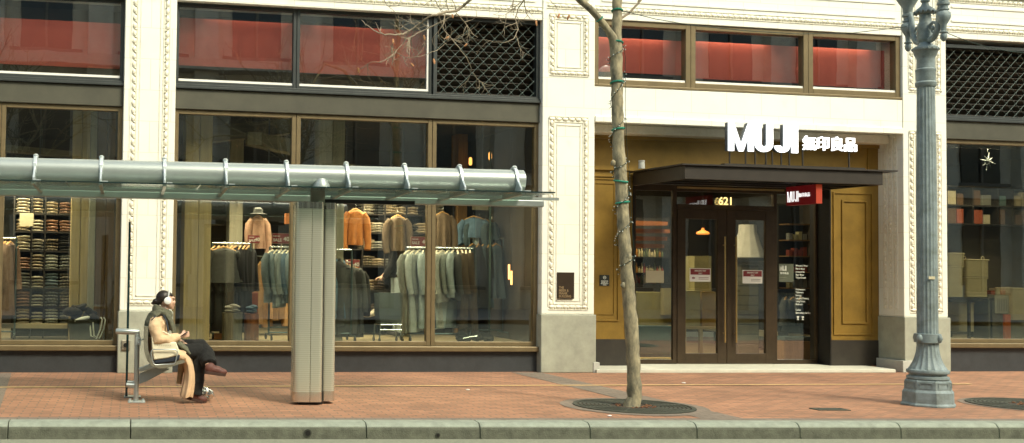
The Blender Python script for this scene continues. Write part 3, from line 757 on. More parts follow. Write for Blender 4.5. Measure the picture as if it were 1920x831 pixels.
mb = MB(); mb.prism([(1.68, 2.44), (1.72, 2.44), (1.72, 2.474), (1.68, 2.474)], -9, aGu, lambda b, z, a: S(a, b, z)); mb.build('purlin', GALV, sh)
brk = [AS(px, 325, BT)[0] for px in (67, 190, 308, 422, 536, 648, 757, 860, 963)]
brk = [brk[0]-.69*k for k in range(6, 0, -1)] + brk
for a in brk:
    mb = MB(); n = 14; r0, r1 = RT+.001, RT+.018
    # half collar round the tube and a fin down to the glass on the street side
    arcp = [(BT+math.cos(t)*r1*1.0, ZT+math.sin(t)*r1*1.06+.004) for t in [rad(20+ (200-20)*i/n) for i in range(n+1)]]
    inner = [(BT+math.cos(t)*r0, ZT+math.sin(t)*r0) for t in [rad(200-(200-20)*i/n) for i in range(n+1)]]
    o = arcp+inner
    for i in range(n):
        mb.prism([arcp[i], arcp[i+1], inner[n-1-i], inner[n-i]], a-.022, a+.022, lambda b, z, q: S(q, b, z))
    mb.prism([(BT-RT*.93, ZT+.03), (BT-RT-.02, ZT+.03), (BT-RT-.05, ZT-.02), (bF+.12, ZG+.06), (bF+.12, ZG+.015), (BT-RT*.35, ZG+.015), (BT-RT*.8, ZT-.07)], a-.012, a+.012, lambda b, z, q: S(q, b, z))
    bk = mb.build('bracket', GALVL, sh, bevel=.006)
    mb = MB(); mb.lathe([(.030, 0), (.030, .022), (.014, .034)], S(a, BT-.03, ZT+RT+.012), 12); mb.build('cap_bolt', GALVL, bk, smooth=True)
    mb = MB(); mb.prism([(bF+.06, ZG-.02), (bB-.1, ZG-.05), (bB-.1, ZG-.001), (bF+.06, ZG-.001)], a-.018, a+.018, lambda b, z, q: S(q, b, z)); mb.build('glass_arm', RAILM, bk)
    mb = MB(); mb.prism([(bF+.04, ZG+.0145), (bF+.10, ZG+.0145), (bF+.10, ZG+.028), (bF+.04, ZG+.028)], a+.02, a+.085, lambda b, z, q: S(q, b, z)); mb.build('clamp', GALVL, bk)
# saddle where the pylon meets the tube
aP = 2.98
mb = MB(); mb.tube([S(aP, 1.27, 2.496), S(aP, 1.27, 2.53), S(aP, 1.28, 2.57), S(aP, 1.31, 2.595)], [.10, .098, .075, .03], 24); mb.build('saddle', GALV, sh, smooth=True)
mb = MB(); mb.tube([S(aP-.02, 1.4, 2.30), S(aP-.02, 1.4, 2.475)], .085, 24); mb.build('neck', mat('dark_neck', (.14, .14, .11), .5), sh)
a0, a1 = AS(602, 372, 1.55)[0], AS(776, 372, 1.55)[0]
mb = MB(); mb.prism([(1.5, 2.34), (1.6, 2.34), (1.6, 2.385), (1.5, 2.385)], a0, a1, lambda b, z, a: S(a, b, z)); mb.build('light_bar', BLACK, sh)
# pylon
py = thing('pylon', 'ribbed stainless steel pylon with polished bands standing on the brick pavement', 'pylon', tuple(S(2.93, 1.42, 0)), -TH)
def rr_ring(cx, cb, hx, hb, r, n=6, flat=2):
    o = []; R_ = r
    for (sx, sb, a0) in ((1, 1, 0), (-1, 1, 90), (-1, -1, 180), (1, -1, 270)):
        r = .004 if (flat == 0 and sx == 1) or (flat == 1 and sx == -1) else R_
        for i in range(n+1):
            t = rad(a0+90*i/n); o.append((cx+sx*(hx-r)+r*math.cos(t), cb+sb*(hb-r)+r*math.sin(t)))
    return o
shells = [(2.755, 1.40, .098, .15, .085), (2.922, 1.40, .066, .148, .055), (3.075, 1.50, .078, .15, .075)]
a_l, a_m, a_r = AS(552, 600, 1.25)[0], AS(583, 600, 1.25)[0], AS(606, 600, 1.25)[0]
a_s, a_e = AS(610, 600, 1.35)[0], AS(629, 600, 1.4)[0]
shells = [((a_l+a_m)/2-.001, 1.40, (a_m-a_l)/2-.0012, .15, .07, 0), ((a_m+a_r)/2+.001, 1.40, (a_r-a_m)/2-.0012, .15, .05, 1), ((a_s+a_e)/2-.02, 1.52, (a_e-a_s)/2+.02, .16, .06, 2)]
for (cx_, cb, hx, hb, r, kk) in shells:
    rg = rr_ring(cx_, cb, hx, hb, r, flat=kk)
    mb = MB(); mb.prism(rg, .15, 2.26, lambda a, b, z: S(a, b, z)); mb.build('ribbed_shell', STAIN, py, smooth=True)
    rg = rr_ring(cx_, cb, hx+.001, hb+.002, r, flat=kk)
    for z0, z1 in ((.035, .15), (2.26, 2.335)):
        mb = MB(); mb.prism(rg, z0+.0005, z1, lambda a, b, z: S(a, b, z)); mb.build('polished_band', STEEL, py, smooth=True)
mb = MB(); mb.prism(rr_ring(2.90, 1.45, .14, .14, .05), 0, 2.30, lambda a, b, z: S(a, b, z)); mb.build('core', BLACK, py)

# ---- tree
tr = thing('street_tree', 'slender bare street tree with pale bark in front of the shop entrance', 'tree', tuple(S(6.68, 1.18, 0)), -TH)
BTREE = 1.18
def tp(px, py, b=BTREE): return PS(px, py, b)
base = S(6.68, BTREE, -.03)
path = [(1190, 745), (1188, 700), (1186, 650), (1183, 600), (1179, 560), (1176, 520), (1173, 480), (1169, 440), (1168, 400), (1165, 360), (1163, 320), (1160, 280), (1158, 230), (1157, 180), (1156, 130), (1155, 90), (1156, 50), (1157, 10), (1156, -40), (1154, -110), (1160, -200), (1150, -290)]
wid = [29, 27, 27, 26, 26, 25, 24, 25, 24, 24, 27, 24, 23, 23, 25, 25, 20, 19, 18, 16, 13, 10]
pts = [base]+[tp(x, y) for x, y in path]; rr = [.098]+[q/2/175 for q in wid]
# refine
rp, rrad = [], []
for i in range(len(pts)-1):
    for k in range(4):
        t = k/4; rp.append(pts[i].lerp(pts[i+1], t)+Vector((jit(.004), jit(.004), 0))); rrad.append((rr[i]*(1-t)+rr[i+1]*t)*(1+jit(.045)))
rp.append(pts[-1]); rrad.append(rr[-1])
mb = MB(); mb.tube(rp, rrad, 16)
for (px, py_, r) in ((1170, 398, .035), (1178, 482, .04), (1167, 320, .045), (1168, 535, .03), (1190, 592, .022), (1194, 640, .02), (1150, 305, .03), (1196, 682, .03), (1186, 715, .018)):
    c = tp(px, py_, BTREE-.045); mb.ell(c, (r, r*.8, r*1.3), None, 10, 7)
fork = [(1157, 100), (1150, 72), (1141, 58), (1124, 36), (1108, 18), (1088, 0), (1050, -45), (1000, -100), (940, -120), (905, -60), (882, 0)]
fr = [.075, .055, .043, .040, .038, .036, .034, .03, .025, .022, .019]
fp = [tp(x, y, BTREE-(.02*i if i < 5 else .1)) for i, (x, y) in enumerate(fork)]
mb.tube(fp, fr, 10)
trunk = mb.build('trunk', BARK, tr, smooth=True)
md = trunk.modifiers.new('knots', 'DISPLACE'); tx = bpy.data.textures.new('bark', 'CLOUDS'); tx.noise_scale = .035; md.texture = tx; md.strength = .024; md.mid_level = .5
# branches and twigs
tw = MB(); leaves = MB()
def twig(p, d, L, r, depth, plane=.35):
    n = 5; pts_ = [p.copy()]; q = p.copy(); dd = d.normalized()
    for i in range(n):
        dd = (dd + Vector((jit(.28), jit(.18)*plane, jit(.28)+(.05)))).normalized(); q = q + dd*(L/n); pts_.append(q.copy())
    tw.tube(pts_, [r*(1-.75*i/n) for i in range(n+1)], 5)
    if depth > 0:
        for k in range(random.randint(2, 4)):
            i = random.randint(1, n); a = random.choice((-1, 1))*random.uniform(.4, 1.0)
            nd = (Matrix.Rotation(a, 3, 'Y') @ dd + Vector((0, jit(.3), 0))).normalized()
            twig(pts_[i], nd, L*random.uniform(.4, .7), r*.6, depth-1, plane)
    elif random.random() < .03:
        leaves.ell(q+Vector((0, 0, -.02)), (.012, .006, .028), Matrix.Rotation(jit(.8), 4, 'Y'), 6, 4)
def limb(px, rads, b=1.05, sub=6, L=.35, dirs=None, lvl=1):
    ps = [tp(x, y, b+.1*math.sin(i)) for i, (x, y) in enumerate(px)]
    sm = []
    for i in range(len(ps)-1):
        for k in range(3): sm.append(ps[i].lerp(ps[i+1], k/3)+Vector((jit(.006), 0, jit(.006))))
    sm.append(ps[-1]); n = len(sm)
    tw.tube(sm, [rads[0]+(rads[1]-rads[0])*i/(n-1) for i in range(n)], 6)
    for k in range(sub):
        i = random.randint(2, n-2); t = (sm[i+1]-sm[i]).normalized(); a = random.choice((-1, 1))*random.uniform(.5, 1.1)
        twig(sm[i], (Matrix.Rotation(a, 3, 'Y') @ t), L*random.uniform(.6, 1.3), rads[1]*1.0+.0018, lvl)
def z2(l): return [(660+x/3.69, y/3.69) for x, y in l]
limb(z2([(820, 0), (770, 40), (720, 78), (650, 85), (600, 98), (550, 108), (500, 140), (450, 180), (400, 212), (350, 235), (290, 242), (230, 240), (165, 220), (110, 180), (65, 138)]), (.019, .004), 1.05, 9, .32, lvl=1)
limb(z2([(720, 100), (650, 135), (560, 180), (480, 215), (400, 258), (370, 275)]), (.009, .004), 1.05, 7, .28)
limb(z2([(290, 290), (275, 320), (300, 360), (350, 392), (410, 400), (470, 390), (530, 372), (590, 345), (650, 300), (700, 270), (760, 265)]), (.004, .003), 1.0, 6, .22)
limb(z2([(390, 210), (360, 290), (310, 350), (270, 390), (200, 430), (130, 430), (60, 475), (40, 490)]), (.005, .003), 1.0, 5, .2)
limb(z2([(600, 100), (610, 150), (640, 210), (690, 270), (740, 330), (790, 400), (830, 480), (800, 560), (740, 610)]), (.006, .0025), 1.1, 6, .2)
limb(z2([(720, 90), (780, 150), (830, 230), (870, 260)]), (.006, .003), 1.1, 4, .2)
limb(z2([(835, 500), (880, 560), (940, 590), (990, 592)]), (.004, .0025), 1.1, 3, .15)
limb(z2([(760, -30), (640, -60), (560, -20), (610, 60), (640, 95)]), (.008, .003), 1.1, 4, .2)
limb(z2([(1190, 0), (1150, 60), (1130, 130), (1150, 200), (1120, 270), (1050, 298), (980, 290), (900, 275)]), (.007, .003), 1.1, 5, .22)
limb(z2([(1190, 0), (1110, 70), (1040, 110), (980, 100)]), (.005, .003), 1.1, 4, .2)
limb(z2([(1190, 0), (1200, 60), (1200, 85)]), (.006, .004), 1.1, 2, .1)
limb(z2([(1050, -120), (1120, -60), (1190, 0)]), (.012, .007), 1.1, 1, .2)
limb(z2([(220, 0), (250, 50), (330, 100)]), (.004, .002), 1.0, 2, .2)
limb(z2([(700, -60), (560, -110), (380, -80), (220, 0)]), (.009, .004), 1.0, 2, .2)
limb(z2([(1310, -60), (1370, 0), (1420, 60), (1430, 110)]), (.004, .002), 1.1, 1, .15)
for (x, y) in ((1430, 110), (1497, 120), (500, 262), (568, 425), (45, 488), (1275, 160), (285, 285)):
    c = tp(660+x/3.69, y/3.69, 1.02); leaves.ell(c, (.014, .007, .038), Matrix.Rotation(jit(.6), 4, 'Y') @ Matrix.Rotation(jit(.4), 4, 'X'), 6, 4)
# the crown above the picture
for k in range(10):
    i = random.randint(len(rp)-22, len(rp)-1); a = random.uniform(0, 2*math.pi)
    twig(rp[i], Vector((math.cos(a), math.sin(a), .8)), random.uniform(.8, 1.5), .018, 3, 1)
tw.build('crown', TWIG, tr, smooth=True); leaves.build('dry_leaves', LEAF, tr, smooth=True)
# light string on the trunk
ls = thing('string_lights', 'dark cord of small fairy lights with green ties wound round the tree trunk', 'string lights', tuple(S(6.60, 1.05, 1.0)), -TH)
mb = MB(); pp = []
N = 260
for i in range(N):
    t = i/N; k = 10 + t*(len(rp)-34); j = int(k); c = rp[j].lerp(rp[j+1], k-j); r = rrad[j]+.012; ang = t*2*math.pi*9 + .6*math.sin(t*40)
    pp.append(c + Vector((math.cos(ang)*r, math.sin(ang)*r, 0)))
mb.tube(pp[60:], .0035, 4)
for sgn in (-1, 1):
    q = []
    for i in range(60, N, 6):
        t = i/N; k = 10 + t*(len(rp)-34); j = int(k); q.append(rp[j]+Vector((sgn*(rrad[j]+.018+abs(jit(.012))), -.03, jit(.02))))
    if sgn == 1: mb.tube(q, .003, 4)
mb.build('cord', mat('green_cord', (.012, .03, .02), .5), ls)
mb = MB(); mb2 = MB()
for i in range(64, N, 2):
    q = pp[i]; c = rp[int(10+i/N*(len(rp)-34))]; dr = (q-c); dr.z = 0; dr.normalize(); e = q+dr*.022+Vector((0, 0, jit(.02)))
    mb.tube([q, e], [.004, .0035], 5); mb2.ell(e+dr*.006, (.005, .005, .007), None, 6, 4)
mb.build('sockets', mat('socket_green', (.01, .05, .03), .5), ls); mb2.build('bulbs', mat('clear_bulb', (.7, .75, .7), .2), ls)
k9 = 0
for py_ in (18, 78, 108, 150, 213, 245, 340, 375, 398):
    k = min(range(len(rp)), key=lambda j: abs((rp[j]-tp(1160, py_)).z)); c = rp[k]; r = rrad[k]+.006
    if py_ in (78, 150, 245, 340, 375, 18):
        mb = MB(); mb.tube([c+Vector((math.cos(a)*r, math.sin(a)*r, .012*math.cos(a*1.0+k))) for a in [2*math.pi*i/20 for i in range(21)]], .011, 5); mb.build('green_tie', mat('tie_green', (.01, .20, .13), .5), ls)
c = fp[3]; mb = MB(); mb.tube([c+Vector((0, math.cos(a)*.046, 0))+Vector((math.sin(a)*.03, 0, math.sin(a)*.03)) for a in [2*math.pi*i/16 for i in range(17)]], .008, 5)
mb.build('green_tie', mat('tie_green', (.01, .20, .13), .5), ls)
# hanging wires
def wire(name, pts_, r, lb):
    mb = MB(); q = []
    for i in range(len(pts_)-1):
        for k in range(6): q.append(pts_[i].lerp(pts_[i+1], k/6))
    q.append(pts_[-1]); mb.tube(q, r, 5); return setp(mb.build(name, mat('green_cord', (.02, .03, .02)), None), lb, 'cable')
wire('cable', [tp(1166, 20), tp(1230, 36), tp(1300, 48), tp(1400, 58), tp(1500, 64), tp(1600, 62), tp(1700, 50)], .0045, 'thin dark cable sagging from the tree trunk to the street lamp')
wire('cable', [PS(1776, 62, 1.3), PS(1810, 76, 1.3), PS(1850, 88, 1.3), PS(1890, 96, 1.3), PS(1960, 104, 1.3), PS(2060, 100, 1.3)], .005, 'thin dark cable running from the street lamp out of view to the right')
# tree grates
def grate(a, b, R, lb, tree=True):
    t = thing('tree_grate', lb, 'tree grate', tuple(S(a, b, 0)), -TH)
    def rng(mb, r0, r1, z0, z1, n=64):
        for i in range(n):
            t0, t1 = 2*math.pi*i/n, 2*math.pi*(i+1)/n
            mb.prism([(r0*math.cos(t0), r0*math.sin(t0)), (r1*math.cos(t0), r1*math.sin(t0)), (r1*math.cos(t1), r1*math.sin(t1)), (r0*math.cos(t1), r0*math.sin(t1))], z0, z1, lambda u, v, z: S(a+u, b+v, z))
        bmesh.ops.remove_doubles(mb.bm, verts=mb.bm.verts[:], dist=.0003)
        return mb
    rng(MB(), R-.05, R, -.01, .016).build('outer_ring', GRATE, t)
    mb = MB(); r = .27
    while r < R-.07: rng(mb, r, r+.026, -.01, .014, 48); r += .046
    mb.build('slotted_rings', GRATE, t)
    mb = MB()
    for k in range(8):
        an = math.pi*k/4+.2; c0 = S(a+.26*math.cos(an), b+.26*math.sin(an), .004); c1 = S(a+(R-.03)*math.cos(an), b+(R-.03)*math.sin(an), .004)
        mb.tube([c0, c1], [(.014, .025)]*2, 4, up=(0, 0, 1))
    mb.build('spokes', GRATE, t)
    mb = MB(); mb.tube([S(a, b, -.05), S(a, b, .0065)], [R-.02]*2, 40); mb.build('pit', SOIL, t)
    mb = MB()
    for k in range(26):
        an = random.uniform(0, 6.28); q = random.uniform(.11, .24); mb.ell(S(a+q*math.cos(an), b+q*math.sin(an), .012), (.02, .016, .010), Matrix.Rotation(jit(3), 4, 'Z'), 6, 4)
    mb.build('debris', mat('pit_debris', (.16, .07, .03), .9, var=.5, scale=30), t)
    return t
def disc(name, a, b, r, z, material):
    mb = MB(); mb.bm.faces.new([mb.bm.verts.new(S(a+r*math.cos(2*math.pi*i/48), b+r*math.sin(2*math.pi*i/48), z)) for i in range(48)]); mb.build(name, material, kind='structure')
grate(6.715, 1.19, .69, 'round cast iron tree grate at the foot of the slender tree')
disc('paving_ring', 6.715, 1.19, .84, .0055, GREYBRICK)
grate(12.0, 1.43, .72, 'round cast iron grate right of the street lamp at the picture edge')
disc('paving_ring', 12.0, 1.43, .80, .0055, GREYBRICK)
# utility cover
t = thing('utility_cover', 'small dark rectangular utility cover in the bricks before the street lamp', 'cover', tuple(S(9.02, .97, 0)), -TH)
mb = MB(); mb.box(-.20, .20, -.10, .10, -.005, .009); mb.build('lid', GRATE, t, local=True, bevel=.002)
mb = MB()
for sx in (-1, 1): mb.cbox((sx*.13, 0, .0095), (.02, .03, .004))
mb.build('lifting_slots', BLACK, t, local=True)
# litter
for (px, py_, c, lb) in ((1143, 781, (.7, .62, .62), 'tiny pale scrap of litter on the bricks below the tree grate'), (1282, 719, (.7, .7, .66), 'tiny white scrap on the pavement before the doors'), (877, 732, (.72, .72, .66), 'tiny white scrap on the pavement right of the pylon')):
    r = _ray(px, py_); tt = -CAM.z/r.z; q = CAM+r*tt
    mb = MB(); mb.ell((q.x, q.y, .008), (.022, .03, .008), Matrix.Rotation(jit(2), 4, 'Z'), 7, 5); setp(mb.build('litter_scrap', mat('litter%d' % px, c, .7)), lb, 'litter')
for i, px in enumerate((82, 186, 620, 1330, 1344, 1640, 1700)):
    r = _ray(px, 821); tt = (-.17-CAM.z)/r.z; q = CAM+r*tt
    mb = MB(); mb.ell((q.x, q.y+.05, -.160), (.03+jit(.012), .025, .012), Matrix.Rotation(jit(2), 4, 'Z'), 7, 5); o = mb.build('gutter_leaf', mat('litterleaf', (.55, .45, .22), .8)); setp(o, 'small pale leaf lying in the gutter along the kerb', 'leaf', 'leaves in the gutter')

# ---- street lamp
LA, LB = 10.42, 1.42
lc = PS(1740, 740, LB); LA = (lc-SO).dot(SU)
LC = S(LA, LB, 0)
lp = thing('street_lamp', 'ornate blue grey cast iron street lamp with fluted shaft and twin arms', 'street lamp', tuple(LC), -TH)
LZ = lambda py_: AS(1740, py_, LB)[1]
oct_ = math.pi/8
mb = MB(); c8 = 1/math.cos(math.pi/8)
mb.lathe([(.288*c8, 0), (.288*c8, .02), (.272*c8, .04), (.268*c8, .17), (.258*c8, .185), (.248*c8, .20), (.242*c8, .30), (.235*c8, .315)], LC, 8, rot=oct_)
b0 = mb.build('octagonal_base', LAMPM, lp, bevel=.004)
mb = MB()
for k in range(8):
    an = k*math.pi/4; Rm = Matrix.Translation(LC) @ Matrix.Rotation(an, 4, 'Z')
    for (u0, u1, z0, z1) in ((-.07, .07, .215, .225), (-.07, .07, .280, .290), (-.07, -.06, .225, .28), (.06, .07, .225, .28)):
        mb.box(.240, .250, u0, u1, z0, z1, Rm)
mb.build('panel_moulding', LAMPM, b0)
mb = MB(); mb.lathe([(.22, .315), (.235, .33), (.232, .355), (.20, .37), (.205, .385), (.232, .40), (.236, .42), (.228, .437), (.20, .447)], LC, 40); mb.build('torus_moulding', LAMPM, lp, smooth=True)
def flute(t, z): return 1 - .055*(.5+.5*math.cos(t*18))**.6
mb = MB()
zz1 = LZ(642); zz2 = LZ(626)
prof = []
for i in range(14):
    t = i/13; z_ = .445+(zz1-.445)*t; r = .122+ (.215-.122)*(1-t)**2.4; prof.append((r, z_))
mb.lathe(prof, LC, 108, fn=flute); mb.build('flared_foot', LAMPM, lp, smooth=True)
mb = MB(); mb.lathe([(.128, zz1-.005), (.150, zz1), (.150, zz2), (.128, zz2+.005)], LC, 24)
for k in range(4):
    an = math.pi/4+k*math.pi/2-.5; mb.ell(LC+Vector((math.cos(an)*.15, math.sin(an)*.15, (zz1+zz2)/2)), (.034, .034, .05), None, 10, 8)
mb.build('collar_band', LAMPM, lp, smooth=True)
zs1 = LZ(162); mb = MB(); mb.lathe([(.118, zz2), (.116, (zz2+zs1)/2), (.100, zs1)], LC, 108, fn=flute); mb.build('fluted_shaft', LAMPM, lp, smooth=True)
mb = MB(); Lz = LZ
mb.lathe([(.105, Lz(164)), (.118, Lz(161)), (.120, Lz(156)), (.103, Lz(153)), (.108, Lz(148)), (.108, Lz(136)), (.115, Lz(134)), (.115, Lz(131)), (.102, Lz(129)), (.100, Lz(112)), (.108, Lz(108)), (.125, Lz(103)), (.135, Lz(97)), (.150, Lz(95)), (.150, Lz(91)), (.12, Lz(88)), (.075, Lz(84)), (.062, Lz(80)), (.085, Lz(77)), (.095, Lz(73)), (.09, Lz(48)), (.075, Lz(43)), (.068, Lz(40)), (.064, Lz(27)), (.095, Lz(25)), (.115, Lz(22)), (.10, Lz(18)), (.05, Lz(12)), (.035, Lz(6)), (.055, Lz(3)), (.045, Lz(-1)), (.02, Lz(-10)), (.012, Lz(-16))], LC, 32)
for k in range(14):
    an = 2*math.pi*k/14; mb.ell(LC+Vector((math.cos(an)*.118, math.sin(an)*.118, Lz(24))), (.018, .018, .022), None, 6, 5)
for k in range(18):
    an = 2*math.pi*k/18; mb.ell(LC+Vector((math.cos(an)*.147, math.sin(an)*.147, Lz(93.5))), (.012, .012, .012), None, 6, 4)
mb.build('capital', LAMPM, lp, smooth=True)
ad = Vector((math.cos(rad(-96)), math.sin(rad(-96)), 0))
for sgn in (1, -1):
    dv = ad*sgn; ay = 0
    mb = MB()
    P0 = lambda r, py_: LC + dv*r + Vector((0, 0, Lz(py_)))
    sp_ = [P0(.06, 60), P0(.09, 46), P0(.13, 44), P0(.155, 52), P0(.15, 64), P0(.11, 72), P0(.07, 68), P0(.06, 56)]
    arm = [P0(.05, 76), P0(.10, 78), P0(.17, 74), P0(.23, 62), P0(.255, 45), P0(.262, 30), P0(.29, 18), P0(.34, 12)]
    mb.tube(arm, [(.04, .034)]*5+[(.034, .03)]*3, 10)
    vol = [P0(.15+.075*(1-k/22)*math.cos(k*.5+math.pi), 58-13*(1-k/22)*math.sin(k*.5)) for k in range(20)]
    mb.tube(vol, [.020*(1-k/30) for k in range(20)], 8)
    mb.ell(P0(.15, 58), (.025, .03, .025), None, 8, 6)
    ar = mb.build('arm', LAMPM, lp, smooth=True)
    ctr = LC + dv*.335
    off = {1: 0, -1: 0}[sgn]
    zb0 = Lz(88)
    mb = MB()
    S_ = [(.0, 0), (.018, .008), (.036, .04), (.040, .075), (.030, .10), (.045, .108), (.045, .12), (.028, .13), (.032, .20), (.06, .25), (.082, .30), (.078, .345), (.05, .375), (.062, .385), (.062, .40), (.048, .405), (.052, .44), (.068, .45), (.068, .475), (.055, .48), (.06, .56), (.085, .60), (.12, .66), (.14, .70), (.14, .72)]
    mb.lathe([(max(r, .002), z_) for r, z_ in S_], (ctr.x, ctr.y, zb0+(.0)), 24); mb.build('pendant_bowl', LAMPM, ar, smooth=True)
    mb = MB(); mb.lathe([(.12, .72), (.17, .80), (.19, .92), (.17, 1.06), (.10, 1.16), (.02, 1.2)], (ctr.x, ctr.y, zb0), 24); mb.build('globe', mat('opal_globe', (.75, .72, .65), .4), ar, smooth=True)
# inspection label on the shaft
c = PS(1747, 521, LB-.125); mb = MB(); mb.cbox(c, (.085, .006, .035)); mb.build('tag', PAPERO, lp)

# ---- seat with rail and windscreen
BS = 1.45
st = thing('bench_seat', 'single perforated grey metal seat with wire armrest carried on a steel post', 'bench', tuple(S(.90, 1.50, 0)), -TH)
A_ = lambda px, py_, b=1.5: AS(px, py_, b)
a, zt = A_(255, 625); 
mb = MB(); mb.tube([S(.894, 1.5, .01), S(.894, 1.5, zt)], .030, 20); mb.build('post', RAILM, st, smooth=True)
mb = MB(); mb.prism([(.80, 1.41), (1.0, 1.41), (1.0, 1.59), (.80, 1.59)], 0.001, .014, lambda u, v, z: S(u, v, z)); bp_ = mb.build('base_plate', RAILM, st, bevel=.004)
mb = MB()
for u in (.825, .975):
    for v in (1.44, 1.56): mb.lathe([(.016, 0), (.016, .012), (.008, .02)], S(u, v, .014), 8)
mb.build('bolt', GALVL, bp_)
a0, z0 = A_(217, 621); a1, _ = A_(262, 621)
mb = MB(); mb.tube([S(a0, 1.5, z0), S(a0+.012, 1.5, z0), S(a1-.012, 1.5, z0-.006), S(a1, 1.5, z0-.006)], [.026, .034, .034, .026], 20); mb.build('top_rail', RAILM, st, smooth=True)
mb = MB(); q0, qz = A_(257, 635); mb.prism([(q0-.015, qz-.07), (q0+.045, qz-.07), (q0+.045, qz+.02), (q0-.015, qz+.02)], 1.462, 1.47, lambda u, z, b: S(u, b, z))
for dz in (-.05, 0): mb.ell(S(q0+.02, 1.46, qz+dz), (.012, .010, .012), None, 8, 6)
mb.build('bolt_plate', GALVL, st)
mb = MB(); q0, qz = A_(245, 722); mb.tube([S(q0-.05, 1.5, qz), S(.87, 1.5, qz-.005)], [.028, .03], 14); mb.tube([S(q0-.04, 1.55, qz+.03), S(.87, 1.55, qz+.03)], .015, 10); mb.build('pane_bracket', RAILM, st, smooth=True)
# arm from post to seat
mb = MB()
mb.prism([A_(259, 690), A_(282, 681), A_(300, 684), A_(289, 690), A_(262, 697)], 1.44, 1.47, lambda u, z, b: S(u, b, z))
mb.build('support_arm', RAILM, st, bevel=.006)
mb = MB(); mb.prism([A_(261, 701), A_(288, 688), A_(305, 690), A_(318, 692), A_(275, 715), A_(261, 720)], 1.475, 1.52, lambda u, z, b: S(u, b, z)); mb.build('support_arm', mat('blue_grey_arm', (.28, .34, .33), .5, .3), st, bevel=.006)
# seat shell
outl = [(271, 612), (270, 640), (271, 662), (276, 676), (285, 686), (297, 690), (312, 690), (330, 684), (347, 679)]
inl = [(278, 612), (277, 640), (278, 658), (283, 670), (291, 678), (300, 681), (312, 681), (330, 677), (344, 673.5)]
for (b0_, b1_) in ((1.24, 1.70),):
    mb = MB()
    for i in range(len(outl)-1):
        mb.prism([A_(*outl[i], 1.3), A_(*outl[i+1], 1.3), A_(*inl[i+1], 1.3), A_(*inl[i], 1.3)], b0_, b1_, lambda u, z, b: S(u, b, z))
    bmesh.ops.remove_doubles(mb.bm, verts=mb.bm.verts[:], dist=.001)
    mb.build('seat_shell', SEATM, st, smooth=True)
lo = [(284, 658), (287, 655), (328, 655), (332, 658), (332, 664), (329, 678), (326, 682), (292, 684), (287, 681), (285, 672), (283, 662), (284, 658)]
mb = MB(); mb.tube([S(*(lambda q: (q[0], 1.185, q[1]))(A_(x, y, 1.22))) for x, y in lo], .007, 8); mb.build('armrest_loop', RAILM, st, smooth=True)
mb = MB(); mb.tube([S(A_(262, 640)[0], 1.5, A_(262, 640)[1]), S(A_(272, 634)[0], 1.5, A_(272, 634)[1])], .006, 6); mb.build('tie_rod', RAILM, st)
# windscreen
ws = thing('glass_windscreen', 'tall frameless glass windscreen seen edge-on beside the waiting woman', 'windscreen', tuple(S(.78, 2.0, 0)), -TH)
aw = AS(240.5, 560, 1.75)[0]; z0, z1 = AS(238, 741, 1.75)[1], AS(243, 417, 1.75)[1]
mb = MB(); mb.prism([(aw-.008, z0), (aw+.008, z0), (aw+.008, z1), (aw-.008, z1)], 1.62, 2.36, lambda u, z, b: S(u, b, z)); mb.build('pane', GLASSE, ws)
mb = MB()
for (b0_, b1_) in ((1.613, 1.619), ): mb.prism([(aw-.013, z0), (aw+.013, z0), (aw+.013, z1), (aw-.013, z1)], b0_, b1_, lambda u, z, b: S(u, b, z))
mb.prism([(aw-.013, z0), (aw+.013, z0), (aw+.013, z1), (aw-.013, z1)], 2.361, 2.367, lambda u, z, b: S(u, b, z))
mb.build('pane_edge', GEDGE, ws)
mb = MB(); mb.tube([S(aw, 2.0, .01), S(aw, 2.0, z0)], .02, 12); mb.prism([(aw-.03, 1.9), (aw+.17, 1.9), (aw+.17, 2.08), (aw-.03, 2.08)], .001, .014, lambda u, v, z: S(u, v, z)); mb.build('foot', RAILM, ws)

# ================================================================== ACROSS THE STREET (it lights and is mirrored in the shop glass)
ob = thing('opposite_building', 'grey stone building with tall pilasters and dark windows across the street', 'building', (4, -26, 0))
OST = mat('opposite_stone', (.50, .46, .37), .8, var=.15, scale=1.5)
OWN = mat('opposite_window', (.02, .025, .028), .15)
MB().box(-45, 55, -38, -26, -.02, 17).build('wall', OST, ob)
mb = MB(); mb2 = MB(); mb3 = MB()
for k in range(-11, 14):
    x = k*4.0+1.2
    mb.box(x, x+.9, -25.99, -25.45, -.02, 15.6); mb.box(x-.12, x+1.02, -25.99, -25.30, -.02, 1.2); mb.box(x-.1, x+1.0, -25.99, -25.35, 14.9, 15.5)
    for z0, z1 in ((.9, 4.6), (5.6, 8.6), (9.6, 12.2)):
        mb2.box(x+1.5, x+3.4, -25.99, -25.93, z0, z1)
        mb3.box(x+2.40, x+2.50, -25.92, -25.85, z0, z1); mb3.box(x+1.1, x+3.8, -25.99, -25.80, z0-.15, z0-.02)
mb.build('pilaster', OST, ob); mb2.build('window', OWN, ob); mb3.build('window_frame', mat('opp_frame', (.12, .11, .09), .6), ob)
mb = MB()
for z0, z1, d in ((4.9, 5.3, .5), (8.9, 9.3, .55), (12.8, 13.2, .45), (15.7, 16.5, 1.0)): mb.box(-45, 55, -26+.01, -26+d+.5, z0, z1)
mb.build('cornice', mat('opposite_stone_pale', (.40, .36, .28), .8), ob)
